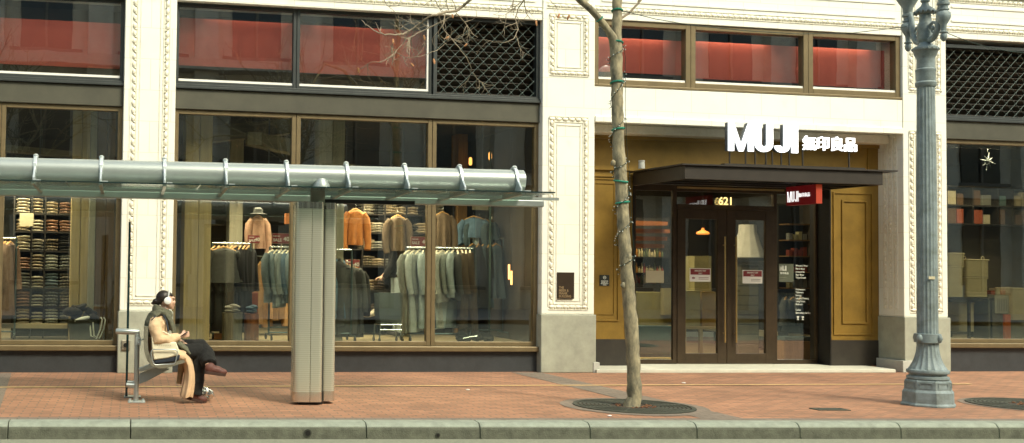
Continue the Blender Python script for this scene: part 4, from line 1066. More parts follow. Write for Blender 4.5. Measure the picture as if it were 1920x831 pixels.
def bare_tree(x, y, h, lb):
    global tw, leaves
    leaves = MB()
    t = thing('bare_tree', lb, 'tree', (x, y, 0))
    tw = MB(); q = [Vector((x+.05*math.sin(i), y, h*i/6)) for i in range(5)]
    tw.tube(q, [.17, .15, .13, .11, .09], 8)
    for k in range(7):
        a = 2*math.pi*k/7; twig(q[-1]-Vector((0, 0, random.random()*1.2)), Vector((math.cos(a)*.7, math.sin(a)*.7, 1)), random.uniform(2.5, 3.6), .07, 3, 1)
    leaves.bm.free(); tw.build('trunk', BARK, t)
bare_tree(-1.5, -21, 6.5, 'bare tree across the street, mirrored in the left shop window')
bare_tree(8.2, -21.5, 7.5, 'bare tree across the street, mirrored in the panes over the entrance')

# ================================================================== INSIDE THE SHOP
def warm(x, y, z, e, sx=1.2, sy=.4, c=(1, .85, .60), rz=0, tilt=0):
    l = bpy.data.lights.new('added_light', 'AREA'); l.shape = 'RECTANGLE'; l.size = sx; l.size_y = sy; l.energy = e; l.color = c
    o = bpy.data.objects.new('added_light', l); COL.objects.link(o); o.location = (x, y, z); o.rotation_euler = (tilt, 0, rz)
for x in (-1.5, 0, 2.9, 4.6, 9.2, 11, 12.9): warm(x, .42 if x < 8 else .34, 5.46, 1.6, sx=1.3, sy=.1, c=(1, .85, .62), tilt=rad(25))  # added lights, unseen, that brighten the red upper panels
LAMPEM = mat('lamp_glow', (1, .8, .5), .5, emit=((1, .42, .12), 2.2), var=.01)
k = 0
for (x, y, e) in ((-.7, .95, 46), (2.9, 1.2, 26), (4.9, 1.1, 26), (6.5, 1.2, 15), (9.6, 2.2, 48), (11.2, 2.0, 46), (16.2, .95, 34), (-.7, 3.6, 24), (3.4, 2.2, 36), (5.4, 2.05, 44), (11, 4.2, 24), (16, 3.6, 22)):  # added lights for the shop, each with a made-up fitting
    zl = 3.90 if x > 8 else 3.02
    warm(x, y, zl-.015, e*1.15, tilt=rad(-12), sx=1.1, sy=.16)
    c = MB(); c.box(x-.6, x+.6, y-.10, y+.10, zl, zl+.05)
    for q in (-.5, .5): c.box(x+q-.01, x+q+.01, y-.01, y+.01, zl+.05, 3.999)
    c.box(x-.62, x+.62, y-.11, y-.10, zl-.05, zl+.05); o = c.build('added_light_fitting', mat('fitting', (.1, .1, .1)), None)
    nm_ = {0: 'left end window', 1: 'timber post', 2: 'window pane behind the pylon', 3: 'window left of the second pier', 4: 'cafe counter', 5: 'doors', 6: 'right window', 7: 'stacked knitwear', 8: 'dark garment rack', 9: 'basket trolley', 10: 'back of the entrance hall', 11: 'boxed shelves at the right'}[k]; k += 1
    setp(o, 'slim dark added light fitting above the ' + nm_, 'ceiling light')
FAB = {}
def fab(name, c, **k):
    if name not in FAB: FAB[name] = mat('fabric_'+name, c, .95, var=k.get('var', .18), scale=k.get('scale', 14), bump=.25, bscale=140)
    return FAB[name]
COLS = dict(cream=(.60, .54, .40), oat=(.48, .40, .27), grey=(.28, .28, .24), pink=(.38, .23, .15), navy=(.018, .026, .035), blue=(.19, .25, .27), sage=(.36, .40, .36), white=(.58, .60, .52), char=(.028, .028, .022), rust=(.33, .12, .025), brown=(.10, .07, .04), taupe=(.24, .15, .10), denim=(.07, .12, .16), paleblue=(.30, .36, .35), camel=(.36, .21, .09), teal=(.045, .07, .075), black=(.008, .008, .008), dkgrey=(.055, .058, .052))
def F(n, k=None):
    if not k: return fab(n, COLS[n])
    q = (.72, 1.0, 1.32)[k-1]; return fab(n+'_%d' % k, tuple(min(.8, c*q) for c in COLS[n]))
def garment(label, px, py, Y, L, W, col, rz=60, sleeve=.8, flare=1.15, group=None, hanger=HANG, name='hanging_coat', cat='coat', seed=None, hook=True, floor=None, dep=.09):
    rnd = random.Random(seed if seed is not None else random.random())
    kk = rnd.randint(1, 3) if group else 2; rz = rz+rnd.uniform(-9, 16) if group else rz; L *= rnd.uniform(.84, 1.08) if group else 1; W *= 1; W *= rnd.uniform(.9, 1.08)
    p = P(px, py, Y); t = thing(name, label, cat, tuple(p), rad(rz), group)
    mb = MB(); n = 40; prev = None
    prof = [(-.075, .16, .55), (-.085, .5, .7), (-.11, .86, .85), (-.15, 1.0, 1.0)]
    k = 9
    for i in range(1, k+1):
        f = i/k; prof.append((-.15-(L-.15)*f, .93+(flare-.93)*f, 1.0+.5*f))
    ph = rnd.random()*6; nf = rnd.randint(4, 6)
    for (z, wx, wy) in prof:
        f = max(0, (-z-.15)/L); ring = []
        for j in range(n):
            a = 2*math.pi*j/n; m_ = 1+ (.34*f+.05)*math.sin(nf*a+ph+f*1.2)+.10*f*math.sin((nf*2+1)*a-ph)
            ring.append(mb.bm.verts.new((W/2*wx*math.cos(a)*(1+.03*math.sin(3*a+ph)), dep*wy*math.sin(a)*m_+.015*math.sin(ph+f*3), z)))
        if prev: mb.skin(prev, ring)
        else: mb.bm.faces.new(ring)
        prev = ring
    mb.bm.faces.new(prev[::-1])
    if group and col in ('blue', 'sage', 'white', 'paleblue'): t.scale = (rnd.uniform(.86, 1.0), rnd.uniform(.75, 1.0), 1)
    if group: t.rotation_euler = (rnd.uniform(-.03, .03), rnd.uniform(-.05, .05), t.rotation_euler[2])
    b = mb.build('body', F(col, kk), t, smooth=True, local=True)
    if sleeve:
        mb = MB(); mb.tube([(W*.15*math.cos(a), .05*math.sin(a), -.085+.02*math.sin(a)) for a in [2*math.pi*i/16 for i in range(17)]], [(.016, .020)]*17, 6); mb.build('collar', F(col, 1), t, smooth=True, local=True)
        for s_ in (-1, 1):
            mb = MB(); r = .065; sx = s_*W/2*.86
            pts_ = [(sx, 0, -.13), (sx+s_*.06, .01, -.22), (sx+s_*(.085), .0, -.35*sleeve-.08), (sx+s_*.09, -.03, -.55*sleeve-.1), (sx+s_*.07, -.055, -.78*sleeve)]
            mb.tube(pts_, [.055, .07, .066, .058, .055], 12); mb.build('sleeve', F(col, kk), t, smooth=True, local=True)
    if hook:
        mb = MB(); mb.tube([(-W*.42, 0, -.115), (-W*.2, 0, -.075), (0, 0, -.05), (W*.2, 0, -.075), (W*.42, 0, -.115)], .014, 8)
        h = mb.build('hanger', hanger, t, smooth=True, local=True)
        mb = MB(); mb.tube([(0, 0, -.05), (0, 0, -.015)] + [(0, .02*math.cos(a)-.0, .003+.02*math.sin(a)) for a in [rad(200-20*i) for i in range(10)]], .003, 5); mb.build('hook', CHROME, h, local=True)
    return t
def rack(label, px0, px1, py, Y, zf, group=None, feet=True):
    x0, z = A(px0, py, Y); x1 = AX(px1, py, Y)
    t = thing('clothes_rack', label, 'clothes rack', ((x0+x1)/2, Y, zf), 0, group)
    mb = MB(); mb.tube([(x0, Y, z), (x1, Y, z)], .014, 10); mb.build('rail', CHROME, t, smooth=True)
    for x in (x0, x1):
        mb = MB(); mb.tube([(x, Y, z), (x, Y, zf+.09)], .016, 10); mb.build('upright', RACKM, t)
        mb = MB(); mb.tube([(x, Y-.25, zf+.09), (x, Y+.25, zf+.09)], .016, 8); ft = mb.build('foot', RACKM, t)
        for s_ in (-1, 1):
            mb = MB(); mb.tube([(x-.012, Y+s_*.24, zf+.04), (x+.012, Y+s_*.24, zf+.04)], .04, 14); mb.build('caster', BLACK, ft)
    mb = MB(); mb.tube([(x0, Y, zf+.12), (x1, Y, zf+.12)], .012, 8); mb.build('lower_bar', RACKM, t)
    return t
FZ = .412
# folded knitwear
FOLD = {}
def fold_mesh(kind):
    if kind in FOLD: return FOLD[kind]
    c, s_ = kind; rnd = random.Random(hash(kind) & 255)
    mb = MB(); nx, ny = 10, 6; W, D, Hh = .25, .30, .048
    prev = None
    for i in range(nx+1):
        x = -W/2+W*i/nx; e = 1-abs(2*i/nx-1)**4*.5; sag = -.012*abs(2*i/nx-1)**2
        ring = []
        for j in range(12):
            a = 2*math.pi*j/12; ca, sa = math.cos(a), math.sin(a)
            y = D/2*math.copysign(abs(ca)**.5, ca); zz = Hh/2*math.copysign(abs(sa)**.7, sa)*e
            ring.append(mb.bm.verts.new((x+.003*math.sin(j*2), y, Hh/2+zz+sag+.004*math.sin(i*1.7+j))))
        if prev: mb.skin(prev, ring)
        else: mb.bm.faces.new(ring)
        prev = ring
    mb.bm.faces.new(prev[::-1])
    mb.tube([(-W*.48, -D/2*.96, .030), (0, -D/2*1.01, .026), (W*.48, -D/2*.96, .030)], [(.004, .008)]*3, 5)
    if s_: m_ = stripe_mat('stripe_%s' % c, (COLS[c], COLS[s_]), 11, axis='X')
    else: m_ = F(c)
    o = mb.build('folded_sweater', m_, None, smooth=True, origin=(0, 0, 0)); FOLD[kind] = o
    return o
used_fold = set()
def folded(kind, loc, rz, lb, group, sc_=1.0):
    o = fold_mesh(kind)
    if kind in used_fold: c = o.copy(); COL.objects.link(c)
    else: c = o; used_fold.add(kind)
    c.location = loc; c.rotation_euler = (jit(.03), jit(.05), rz); c.scale = (sc_, 1, random.uniform(.85, 1.1)*sc_)
    setp(c, lb, 'sweater', group); return c
# --- left end window: shelves of knitwear
YS0 = 1.35
xs0, xs1 = AX(26, 480, YS0), AX(136, 480, YS0); zb0, zt0 = AZ(80, 607, YS0), AZ(80, 352, YS0)
sh0 = thing('knitwear_shelving', 'dark shelving packed with folded knitwear in the left end window', 'shelving', ((xs0+xs1)/2, YS0, FZ))
mb = MB(); mb.box(xs0-.02, xs1+.04, YS0+.40, YS0+.43, FZ, zt0+.3); mb.build('back_panel', SHELFM, sh0)
for x in (xs0-.02, AX(57, 480, YS0)-.5*0, AX(82, 480, YS0), xs1+.015):
    MB().box(x, x+.022, YS0, YS0+.40, FZ, zt0+.3).build('upright', SHELFM, sh0)
rows = [607, 575, 540, 505, 470, 434, 400, 366]
cb = [(30, 56), (58, 81), (84, 109), (111, 135)]
combos = [[('oat', None), ('cream', None), ('grey', 'white'), ('grey', None)], [('pink', None), ('cream', 'grey'), ('grey', 'navy'), ('navy', 'cream')], [('grey', None), ('cream', 'grey'), ('blue', None), ('navy', 'cream')], [('pink', None), ('oat', None), ('grey', 'white'), ('navy', 'white')], [('cream', None), ('cream', 'grey'), ('oat', 'char'), ('char', None)], [('oat', None), ('cream', None), ('pink', None), ('pink', None)], [('cream', None), ('oat', None), ('oat', None), ('pink', None)], [('brown', None), ('cream', None), ('oat', None), ('rust', None)]]
for r, py in enumerate(rows):
    z = AZ(80, py, YS0)
    MB().box(xs0, xs1+.015, YS0, YS0+.399, z-.022, z).build('shelf', SHELFM, sh0)
    for q, (a, b) in enumerate(cb):
        if r == 7: continue
        x = (AX(a, py, YS0)+AX(b, py, YS0))/2; kind = combos[r][q]; zz = z+.001
        n = random.choice((5, 5, 5, 4)); sc_ = (AX(b, py, YS0)-AX(a, py, YS0))/.262
        for i in range(n):
            folded(kind, (x+jit(.006), YS0+.17+jit(.01), zz), jit(.04), ('dark striped' if kind[1] and kind[0] in ('navy', 'char') else 'striped' if kind[1] else {'cream': 'cream', 'oat': 'oatmeal', 'pink': 'dusty pink', 'grey': 'grey', 'blue': 'blue', 'char': 'charcoal', 'rust': 'rust', 'brown': 'brown'}[kind[0]]) + ' folded sweater on the %s shelf of the left window' % ('lowest', 'second lowest', 'third lowest', 'middle', 'third highest', 'second highest', 'highest')[r], 'folded sweaters on the left shelves', min(sc_, 1.0)); zz += .049
MB().box(xs0-1.5, AX(126, 612, YS0), YS0-.25, YS0-.02, AZ(60, 616, 1.1), AZ(60, 608, 1.1)).build('front_ledge', INTF, sh0)
def timber_post(px0, px1, Y, mt, lb, zt=3.99, zb=FZ, d=.35, seam=True):
    x0, x1 = AX(px0, 420, Y), AX(px1, 420, Y)
    t = thing('timber_post', lb, 'post', ((x0+x1)/2, Y+d/2, zb))
    if seam:
        xm = (x0+x1)/2+.01
        MB().box(x0, xm-.004, Y, Y+d, zb, zt).build('plank', mt, t, bevel=.006); MB().box(xm+.004, x1, Y+.01, Y+d-.01, zb, zt).build('plank', mt, t, bevel=.006)
    else: MB().box(x0, x1, Y, Y+d, zb, zt).build('plank', mt, t, bevel=.006)
    return t
timber_post(133, 166, .95, WOOD, 'tan timber post right of the knitwear shelves in the left window')
timber_post(166.5, 179, .90, WOODG, 'narrow grey painted post between the tan and the brown timber in the left window', seam=False)
timber_post(179.5, 214, 1.0, WOODD, 'brown timber post at the right end of the left window')
for i in range(5):
    garment('long dusty pink cardigan, number %d from the left edge' % (i+1) if False else 'long dusty pink cardigan hanging at the left edge of the picture', -18+9.5*i, 447, 1.0, 1.15, .42, 'taupe', rz=68+jit(6), sleeve=1.0, group='pink cardigans at the left edge', name='hanging_cardigan', cat='cardigan', seed=i, dep=.05)
rack('clothes rack of dusty pink cardigans at the left edge', -40, 31, 446, 1.0, FZ)
for i, (px, py) in enumerate(((5, 405), (18, 418), (10, 432))):
    pass
mb = MB(); mb.cbox((AX(50, 412, 1.25), 1.22, AZ(50, 412, 1.25)), (.21, .006, .20)); setp(mb.build('price_card', PAPERO), 'cream price card standing on the knitwear shelves of the left window', 'card')
# wire basket of dark scarves with a pale tote strap
def basket_bin():
    x0, x1 = AX(127, 610, .62), AX(188, 610, .62); z1 = AZ(150, 601, .62)
    t = thing('display_basket', 'grey basket heaped with dark scarves at the foot of the tan timber post', 'basket', ((x0+x1)/2, .72, FZ))
    c = ((x0+x1)/2, .72, FZ); rr_ = (x1-x0)/2
    mb = MB(); mb.lathe([(rr_*.82, .0), (rr_*.85, .02), (rr_, z1-FZ), (rr_*1.04, z1-FZ+.01), (rr_*.96, z1-FZ+.012), (rr_*.8, .05)], c, 28); mb.build('bucket', mat('grey_felt', (.045, .052, .045), .9), t, smooth=True)
    mb = MB()
    for i in range(16):
        a = random.uniform(0, 6.28); q = random.uniform(0, rr_*.95); mb.ell((c[0]+q*math.cos(a)-.05, c[1]+q*math.sin(a)*.7, z1+.04+random.uniform(0, .17)*(1-q/rr_*.5)), (random.uniform(.07, .12), .08, random.uniform(.04, .07)), Matrix.Rotation(jit(1), 4, 'Y'), 10, 7)
    sc2 = mb.build('scarves', fab('scarf', (.018, .016, .014)), None, smooth=True); setp(sc2, 'heap of dark knitted scarves filling the grey basket', 'scarves'); sc2['kind'] = 'stuff'
    mb = MB(); x = AX(181, 600, .55)
    for dx, r in ((0, .012), (.045, .012)):
        mb.tube([(x-.10+dx, .52, z1-.02), (x-.08+dx, .50, z1-.22), (x-.0+dx, .49, z1-.26), (x+.06+dx, .50, z1-.12), (x+.085+dx, .52, z1+.02), (x+.06+dx, .55, z1+.05)], r, 8)
    mb.ell((x-.22, .55, z1+.02), (.13, .05, .035), Matrix.Rotation(-.3, 4, 'Y'), 10, 7)
    o = mb.build('tote_straps', F('white'), None, smooth=True); setp(o, 'pale canvas tote with looped straps hanging over the grey basket', 'tote bag')
basket_bin()

# --- bay with the timber posts and racks
timber_post(346, 396, .75, WOOD, 'wide pale timber post of two planks beside the dark garments', d=.45)
timber_post(597, 645, 1.0, WOODG, 'grey timber post behind the steel pylon', seam=True)
timber_post(430, 455, 3.2, WOODG, 'grey timber post behind the dark garment rack', seam=False)
timber_post(858, 876, 2.6, WOODD, 'dark reddish timber post behind the puffer coats', seam=False)
timber_post(968, 998, 1.9, WOODD, 'brown timber post close to the second pier', seam=False)
t = thing('timber_beam', 'heavy grey timber beams crossing above the dark garment rack', 'beam', P(480, 270, 1.3))
def slab(t, pts4, Y, d, mt, nm='beam'):
    mb = MB(); mb.prism([A(x, y, Y) for x, y in pts4], Y, Y+d, lambda u, z, y: Vector((u, y, z))); return mb.build(nm, mt, t, bevel=.005)
slab(t, [(397, 236), (545, 222), (545, 250), (397, 266)], 1.6, .3, WOODX)
slab(t, [(466, 246), (560, 262), (560, 290), (466, 270)], 1.1, .3, WOODX)
MB().box(AX(464, 260, 1.08), AX(490, 260, 1.08), 1.06, 1.09, AZ(470, 248, 1.08)-.20, AZ(470, 248, 1.08)).build('end_plate', WOODG, t)
t = thing('timber_beam', 'thin tan timber brace sloping down behind the middle lower pane', 'beam', P(720, 320, 1.1))
slab(t, [(648, 306), (806, 334), (806, 338), (648, 312)], 1.1, .1, WOOD)
t = thing('timber_beam', 'dark timber beam high behind the left end window', 'beam', P(80, 280, 1.3))
slab(t, [(-20, 268), (150, 285), (150, 297), (-20, 279)], 1.2, .3, WOODX)

rack('clothes rack of charcoal garments beside the wide timber post', 398, 470, 456, 1.5, FZ)
for i in range(9):
    garment('charcoal shirt dress on the rack beside the wide timber post' if i < 3 else 'long black coat on the rack beside the wide timber post', 403+8*i, 456, 1.5+.01*i, 1.42 if i >= 3 else 1.35, .44, 'char' if i < 4 else 'black', rz=62+jit(8), sleeve=1.0, group='dark garments beside the wide timber post', seed=10+i, name='hanging_dress' if i < 3 else 'hanging_coat', cat='dress' if i < 3 else 'coat', dep=.06)
garment('grey shirt with long sleeves at the front of the dark garment rack', 420, 457, 1.25, .62, .50, 'dkgrey', rz=18, sleeve=.8, seed=30, name='hanging_shirt', cat='shirt')
# rack behind with beige trousers
rack('clothes rack of beige trousers behind the blue grey coats', 475, 560, 480, 2.6, FZ)
for i in range(7):
    garment('pair of beige trousers hanging behind the blue grey coats', 478+10*i, 486, 2.6, 1.15, .26, 'camel', rz=50+jit(8), sleeve=0, flare=1.0, group='beige trousers at the back', name='hanging_trousers', cat='trousers', seed=50+i, dep=.05)
# hat and scarf mannequin
garment('peach coloured cardigan hung under a hat on the rear wall', 484, 398, 2.4, .62, .22, 'pink', rz=8, sleeve=.9, seed=61, name='hanging_cardigan', cat='cardigan')
t = thing('felt_hat', 'dark brimmed hat above the peach coloured cardigan', 'hat', P(484, 402, 2.3))
mb = MB(); c = P(484, 402, 2.3); mb.lathe([(.15, 0), (.15, .006), (.085, .02), (.08, .09), (.05, .115), (.01, .12)], c, 20); mb.build('felt', F('dkgrey'), t, smooth=True)
# SALE signs
def sale(px, py0, py1, Y, lb, digits, w_=34):
    x0, zt = A(px, py0, Y); x1, zb_ = A(px+w_, py1, Y)
    t = thing('sale_sign', lb, 'sign', ((x0+x1)/2, Y, zb_))
    MB().box(x0, x1, Y, Y+.008, zb_, zt).build('card', MAROON, t)
    MB().box(x0-.004, x1+.004, Y+.0085, Y+.012, zb_-.006, zt+.004).build('holder', PAPERO, t)
    H_ = zt-zb_
    text('lettering', 'SALE', H_*.44, INKW, at((x0+.012, Y-.002, zb_+H_*.20)), t, depth=.001, bold=.0015, sx=.95)
    text('lettering', 'FURTHER', H_*.17, INKW, at((x0+.014, Y-.002, zb_+H_*.68)), t, depth=.001, bold=.0008)
    text('lettering', digits, H_*.62, INKW, at((x0+.60*(x1-x0), Y-.002, zb_+H_*.26)), t, depth=.001, bold=.002)
    MB().box((x0+x1)/2-.012, (x0+x1)/2+.012, Y+.002, Y+.007, zb_-.10, zb_-.004).build('stem', PAPERO, t)
sale(511, 438, 457, 1.05, 'dark red sale sign above the blue grey coats', '40')
sale(771, 444, 462, 1.05, 'dark red sale sign above the pale sage coats', '40')
sale(648, 487, 504, 1.5, 'small dark red sale sign beside the grey jackets behind the pylon', '40', 26)
sale(465, 441, 456, 2.2, 'small dark red sale sign beneath the peach coloured cardigan', '40', 22)
# blue grey coats
rack('clothes rack of blue grey coats left of the pylon', 506, 590, 463, 1.1, FZ)
for i in range(6):
    garment('blue grey wool coat on the rack left of the pylon', 511+8*i, 463, 1.1, .93, .46, ['blue', 'blue', 'paleblue', 'blue', 'denim', 'blue'][i], rz=60+jit(6), sleeve=.95, group='blue grey coats left of the pylon', seed=70+i, hanger=HANGW, dep=.06)
# grey jackets right of the pylon
rack('clothes rack of dark grey jackets right of the pylon', 600, 660, 468, .95, FZ)
for i in range(6):
    garment('dark grey wool jacket on the rack right of the pylon', 610+10*i, 471+5*i, .95+.03*i, 1.12, .50, ['dkgrey', 'denim', 'dkgrey', 'dkgrey', 'dkgrey', 'char'][i], rz=14+jit(6), sleeve=1.05, group='dark grey jackets right of the pylon', seed=80+i, dep=.07)
# sweaters hung up high on the back
garment('rust orange sweater hanging flat in the middle pane', 667, 386, 1.9, .66, .31, 'rust', rz=4, sleeve=.95, seed=90, name='hanging_sweater', cat='sweater', flare=1.0)
garment('brown sweater hanging beside the striped knitwear', 746, 398, 2.0, .66, .31, 'brown', rz=-4, sleeve=.9, seed=91, name='hanging_sweater', cat='sweater', flare=1.0)
garment('dark taupe shirt hanging at the left of the right lower pane', 830, 392, 2.0, .66, .28, 'brown', rz=-4, sleeve=.9, seed=92, name='hanging_shirt', cat='shirt', flare=1.0)
# back shelves
Yb = 2.7
sb = thing('knitwear_shelving', 'dark rear shelving with striped knitwear in the middle of the shop', 'shelving', (P(740, 560, Yb)[0], Yb, FZ))
xl_, xr_ = AX(640, 450, Yb), AX(850, 450, Yb)
MB().box(xl_, xr_, Yb+.42, Yb+.45, FZ, 3.0).build('back_panel', SHELFM, sb)
for px in (640, 680, 722, 762, 806, 850):
    x = AX(px, 450, Yb); MB().box(x-.012, x+.012, Yb, Yb+.41, FZ, 3.0).build('upright', SHELFM, sb)
for r, py in enumerate((402, 437, 468, 500, 545, 590)):
    z = AZ(740, py, Yb); MB().box(xl_, xr_, Yb+.002, Yb+.409, z-.022, z).build('shelf', SHELFM, sb)
    for px in (690, 711, 773, 795, 732, 752, 820):
        if py > 500 and px > 720: continue
        kind = random.choice([('oat', 'char'), ('brown', None), ('grey', None), ('cream', 'grey'), ('char', None), ('dkgrey', None), ('oat', None)])
        zz = z+.001; x = AX(px, py, Yb)
        for i in range(random.choice((3, 4, 4))):
            folded(kind, (x+jit(.008), Yb+.17, zz), jit(.05), '%s folded sweater on the %s rear shelf in the middle of the shop' % (('striped ' if kind[1] else '')+{'oat': 'oatmeal', 'char': 'charcoal', 'dkgrey': 'dark grey'}.get(kind[0], kind[0]), ('topmost', 'second', 'third', 'fourth', 'fifth', 'lowest')[r]), 'folded sweaters on the rear shelves', .95); zz += .047
# stump stools with folded shirts
def stump(px0, px1, py0, Y, mt, lb, lb2, col):
    x0, x1 = AX(px0, 610, Y), AX(px1, 610, Y); z1 = AZ(px0, py0, Y); r = (x1-x0)/2
    mb = MB(); mb.lathe([(r, 0), (r*.98, .05), (r*.97, z1-FZ-.04), (r, z1-FZ)], ((x0+x1)/2, Y+r, FZ), 28, fn=lambda t, z: 1+.02*math.sin(9*t)+.01*math.sin(23*t))
    setp(mb.build('stump_stool', mt, smooth=True), lb, 'stool')
    for i in range(2):
        mb = MB(); mb.ell((0, 0, .03), (r*.78, .13, .032), None, 14, 8); mb.ell((.02, -.05, .05), (r*.5, .09, .03), Matrix.Rotation(.2, 4, 'Y'), 12, 8)
        o = mb.build('folded_shirt', F(col), None, smooth=True, origin=(0, 0, 0)); o.location = ((x0+x1)/2, Y+r, z1+.055*i); o.rotation_euler = (0, 0, .2*i)
        setp(o, ('upper ' if i else 'lower ')+lb2, 'shirt')
stump(419, 458, 587, .75, mat('weathered_stump', (.10, .095, .06), .85, var=.5, scale=4, stretch=(8, 8, .6)), 'grey weathered wooden stump stool with a folded grey shirt on top', 'grey folded shirt on the weathered stump', 'grey')
stump(460, 488, 588, .85, mat('orange_stump', (.20, .07, .02), .7, var=.4, scale=4, stretch=(8, 8, .6)), 'orange brown wooden stump stool with a folded blue shirt on top', 'blue folded shirt on the orange brown stump', 'denim')
setp(MB().box(AX(471, 560, 1.6), AX(484, 560, 1.6), 1.6, 1.7, FZ, AZ(475, 548, 1.6)).build('display_block', mat('orange_block', (.33, .07, .015), .6), bevel=.005), 'narrow orange red display block behind the stump stools', 'block')
setp(MB().box(AX(535, 400, 2.0), AX(546, 400, 2.0), 2.0, 2.05, AZ(540, 420, 2.0), AZ(540, 400, 2.0)).build('poster_panel', mat('orange_panel', (.5, .17, .04), .6)), 'small orange panel on the rear wall left of the pylon', 'panel')
# shoe box on floor
setp(MB().box(AX(402, 620, 1.2), AX(418, 620, 1.2), 1.2, 1.35, FZ, FZ+.09).build('shoe_box', mat('orange_box', (.30, .12, .03), .7)), 'small orange brown box on the floor under the dark garments', 'box')
# shopping basket stack on a trolley
def baskets():
    Y = .62; x0, x1 = AX(711, 590, Y), AX(756, 590, Y); cx_ = (x0+x1)/2; W = (x1-x0)
    t = thing('basket_trolley', 'low chrome trolley under the stack of grey shopping baskets', 'trolley', (cx_, Y+.16, FZ))
    zt = FZ+.30
    for s_ in (-1, 1):
        mb = MB(); mb.tube([(cx_+s_*W*.48, Y, FZ+.05), (cx_+s_*W*.44, Y, zt-.02), (cx_+s_*W*.44, Y+.32, zt-.02), (cx_+s_*W*.48, Y+.32, FZ+.05)], .012, 8); f = mb.build('leg_frame', CHROME, t, smooth=True)
        for yy_ in (Y, Y+.32):
            mb = MB(); mb.tube([(cx_+s_*W*.48-.012, yy_, FZ+.035), (cx_+s_*W*.48+.012, yy_, FZ+.035)], .034, 12); mb.build('caster', BLACK, f)
    mb = MB(); mb.tube([(cx_-W*.45, Y, zt-.10), (cx_+W*.45, Y, zt-.10)], .010, 8); mb.tube([(cx_-W*.44, Y, zt-.02), (cx_+W*.44, Y, zt-.02)], .012, 8); mb.build('cross_bar', CHROME, t)
    PB = mat('basket_plastic', (.15, .19, .19), .45)
    n = 14; ztop = AZ(733, 556, Y); st_ = (ztop-zt-.10)/(n-1); first = None
    for i in range(n):
        if first is None:
            r = thing('shopping_basket', 'grey plastic shopping basket in the stack on the chrome trolley', 'basket', (cx_, Y+.16, zt), 0, 'stacked shopping baskets')
            mb = MB(); w0, w1, d0, d1, hh = W*.42, W*.48, .13, .15, .14
            for zf_, e in ((0, .010), (.045, .006), (.09, .006), (hh-.012, .018)):
                k_ = zf_/hh; ww, dd = w0+(w1-w0)*k_+.004, d0+(d1-d0)*k_+.004
                mb.box(-ww, ww, -dd, -dd+.006, zf_, zf_+e); mb.box(-ww, ww, dd-.006, dd, zf_, zf_+e); mb.box(-ww, -ww+.006, -dd, dd, zf_, zf_+e); mb.box(ww-.006, ww, -dd, dd, zf_, zf_+e)
            for j in range(13):
                x = -w0+2*w0*j/12; x2 = x*w1/w0; mb.prism([(x-.003, 0), (x+.003, 0), (x2+.003, hh), (x2-.003, hh)], 0, .004, lambda u, z, d, : Vector((u, -(d0+(d1-d0)*z/hh)-d, z)))
            mb.box(-w0, w0, -d0, d0, 0, .006); mb.build('basket_shell', PB, r, local=True)
            mb = MB(); mb.tube([(-w1, 0, hh), (-w1*.98, -.11, hh+.012), (w1*.98, -.11, hh+.012), (w1, 0, hh)], .006, 6); mb.build('handle', mat('basket_handle', (.10, .13, .13), .4), r, local=True)
            first = r
        else: dup(first, (cx_+jit(.004), Y+.16, zt+st_*i))
baskets()
# pale coats to the right
rack('clothes rack of pale sage and white coats behind the window mullion', 762, 886, 464, 1.0, FZ)
cc = ['sage', 'sage', 'sage', 'paleblue', 'denim', 'sage', 'white', 'white', 'sage', 'paleblue', 'dkgrey', 'brown', 'brown', 'brown']
pxs = [767, 776, 786, 794, 803, 811, 820, 830, 841, 850, 858, 866, 874, 881]
for i, (c, px) in enumerate(zip(cc, pxs)):
    lb = {'sage': 'pale sage coat', 'white': 'off white jacket', 'paleblue': 'pale blue coat', 'denim': 'denim blue coat', 'dkgrey': 'dark grey coat', 'brown': 'long dark brown puffer coat'}[c]
    L_ = 1.28 if c in ('sage', 'paleblue', 'denim') and i < 6 else .86 if i < 11 else 1.42
    garment(lb+' on the rack with the sale sign', px, 464, 1.0+.01*(i % 3), L_, .46, c, rz=(38 if i in (0, 1, 2, 6, 7, 8) else 60)+jit(5), sleeve=.95, group='coats on the rack with the sale sign', seed=100+i, hanger=HANGW, dep=.06)
for i in range(4):
    garment('pale skirt below the off white jackets', 822+9*i, 548, 1.12, .55, .36, 'white' if i < 2 else 'paleblue', rz=30, sleeve=0, flare=1.5, group='pale skirts under the jackets', name='hanging_skirt', cat='skirt', seed=120+i, hook=False)
for i in range(4):
    garment('folded blue jacket hanging at the back of the right lower pane', 888+11*i, 400+3*i, 2.2, .42, .36, ['denim', 'teal', 'paleblue', 'teal'][i], rz=20*i-20, sleeve=.7, group='blue jackets at the back', name='hanging_jacket', cat='jacket', seed=130+i)
for i in range(5):
    garment('black trousers hanging in the dark right lower pane', 886+11*i, 452, 2.0, 1.15, .30, 'black' if i % 2 else 'teal', rz=35+jit(9), sleeve=0, flare=1.0, group='dark trousers in the right lower pane', name='hanging_trousers', cat='trousers', seed=140+i)
rack('chrome rail of dark trousers in the right lower pane', 880, 945, 446, 2.1, FZ)
# narrow mirror post
setp(MB().box(AX(918, 400, 1.4), AX(921, 400, 1.4), 1.4, 1.42, FZ, 3.6).build('fitting_mirror', mat('mirror_edge', (.10, .16, .14), .2, .8)), 'thin tall mirror edge standing in the dark right lower pane', 'mirror')
setp(MB().box(AX(886, 380, 2.4), AX(916, 380, 2.4), 2.4, 2.42, AZ(900, 394, 2.4), AZ(900, 374, 2.4)).build('wall_card', PAPERO), 'cream card on the rear wall above the blue jackets', 'card')
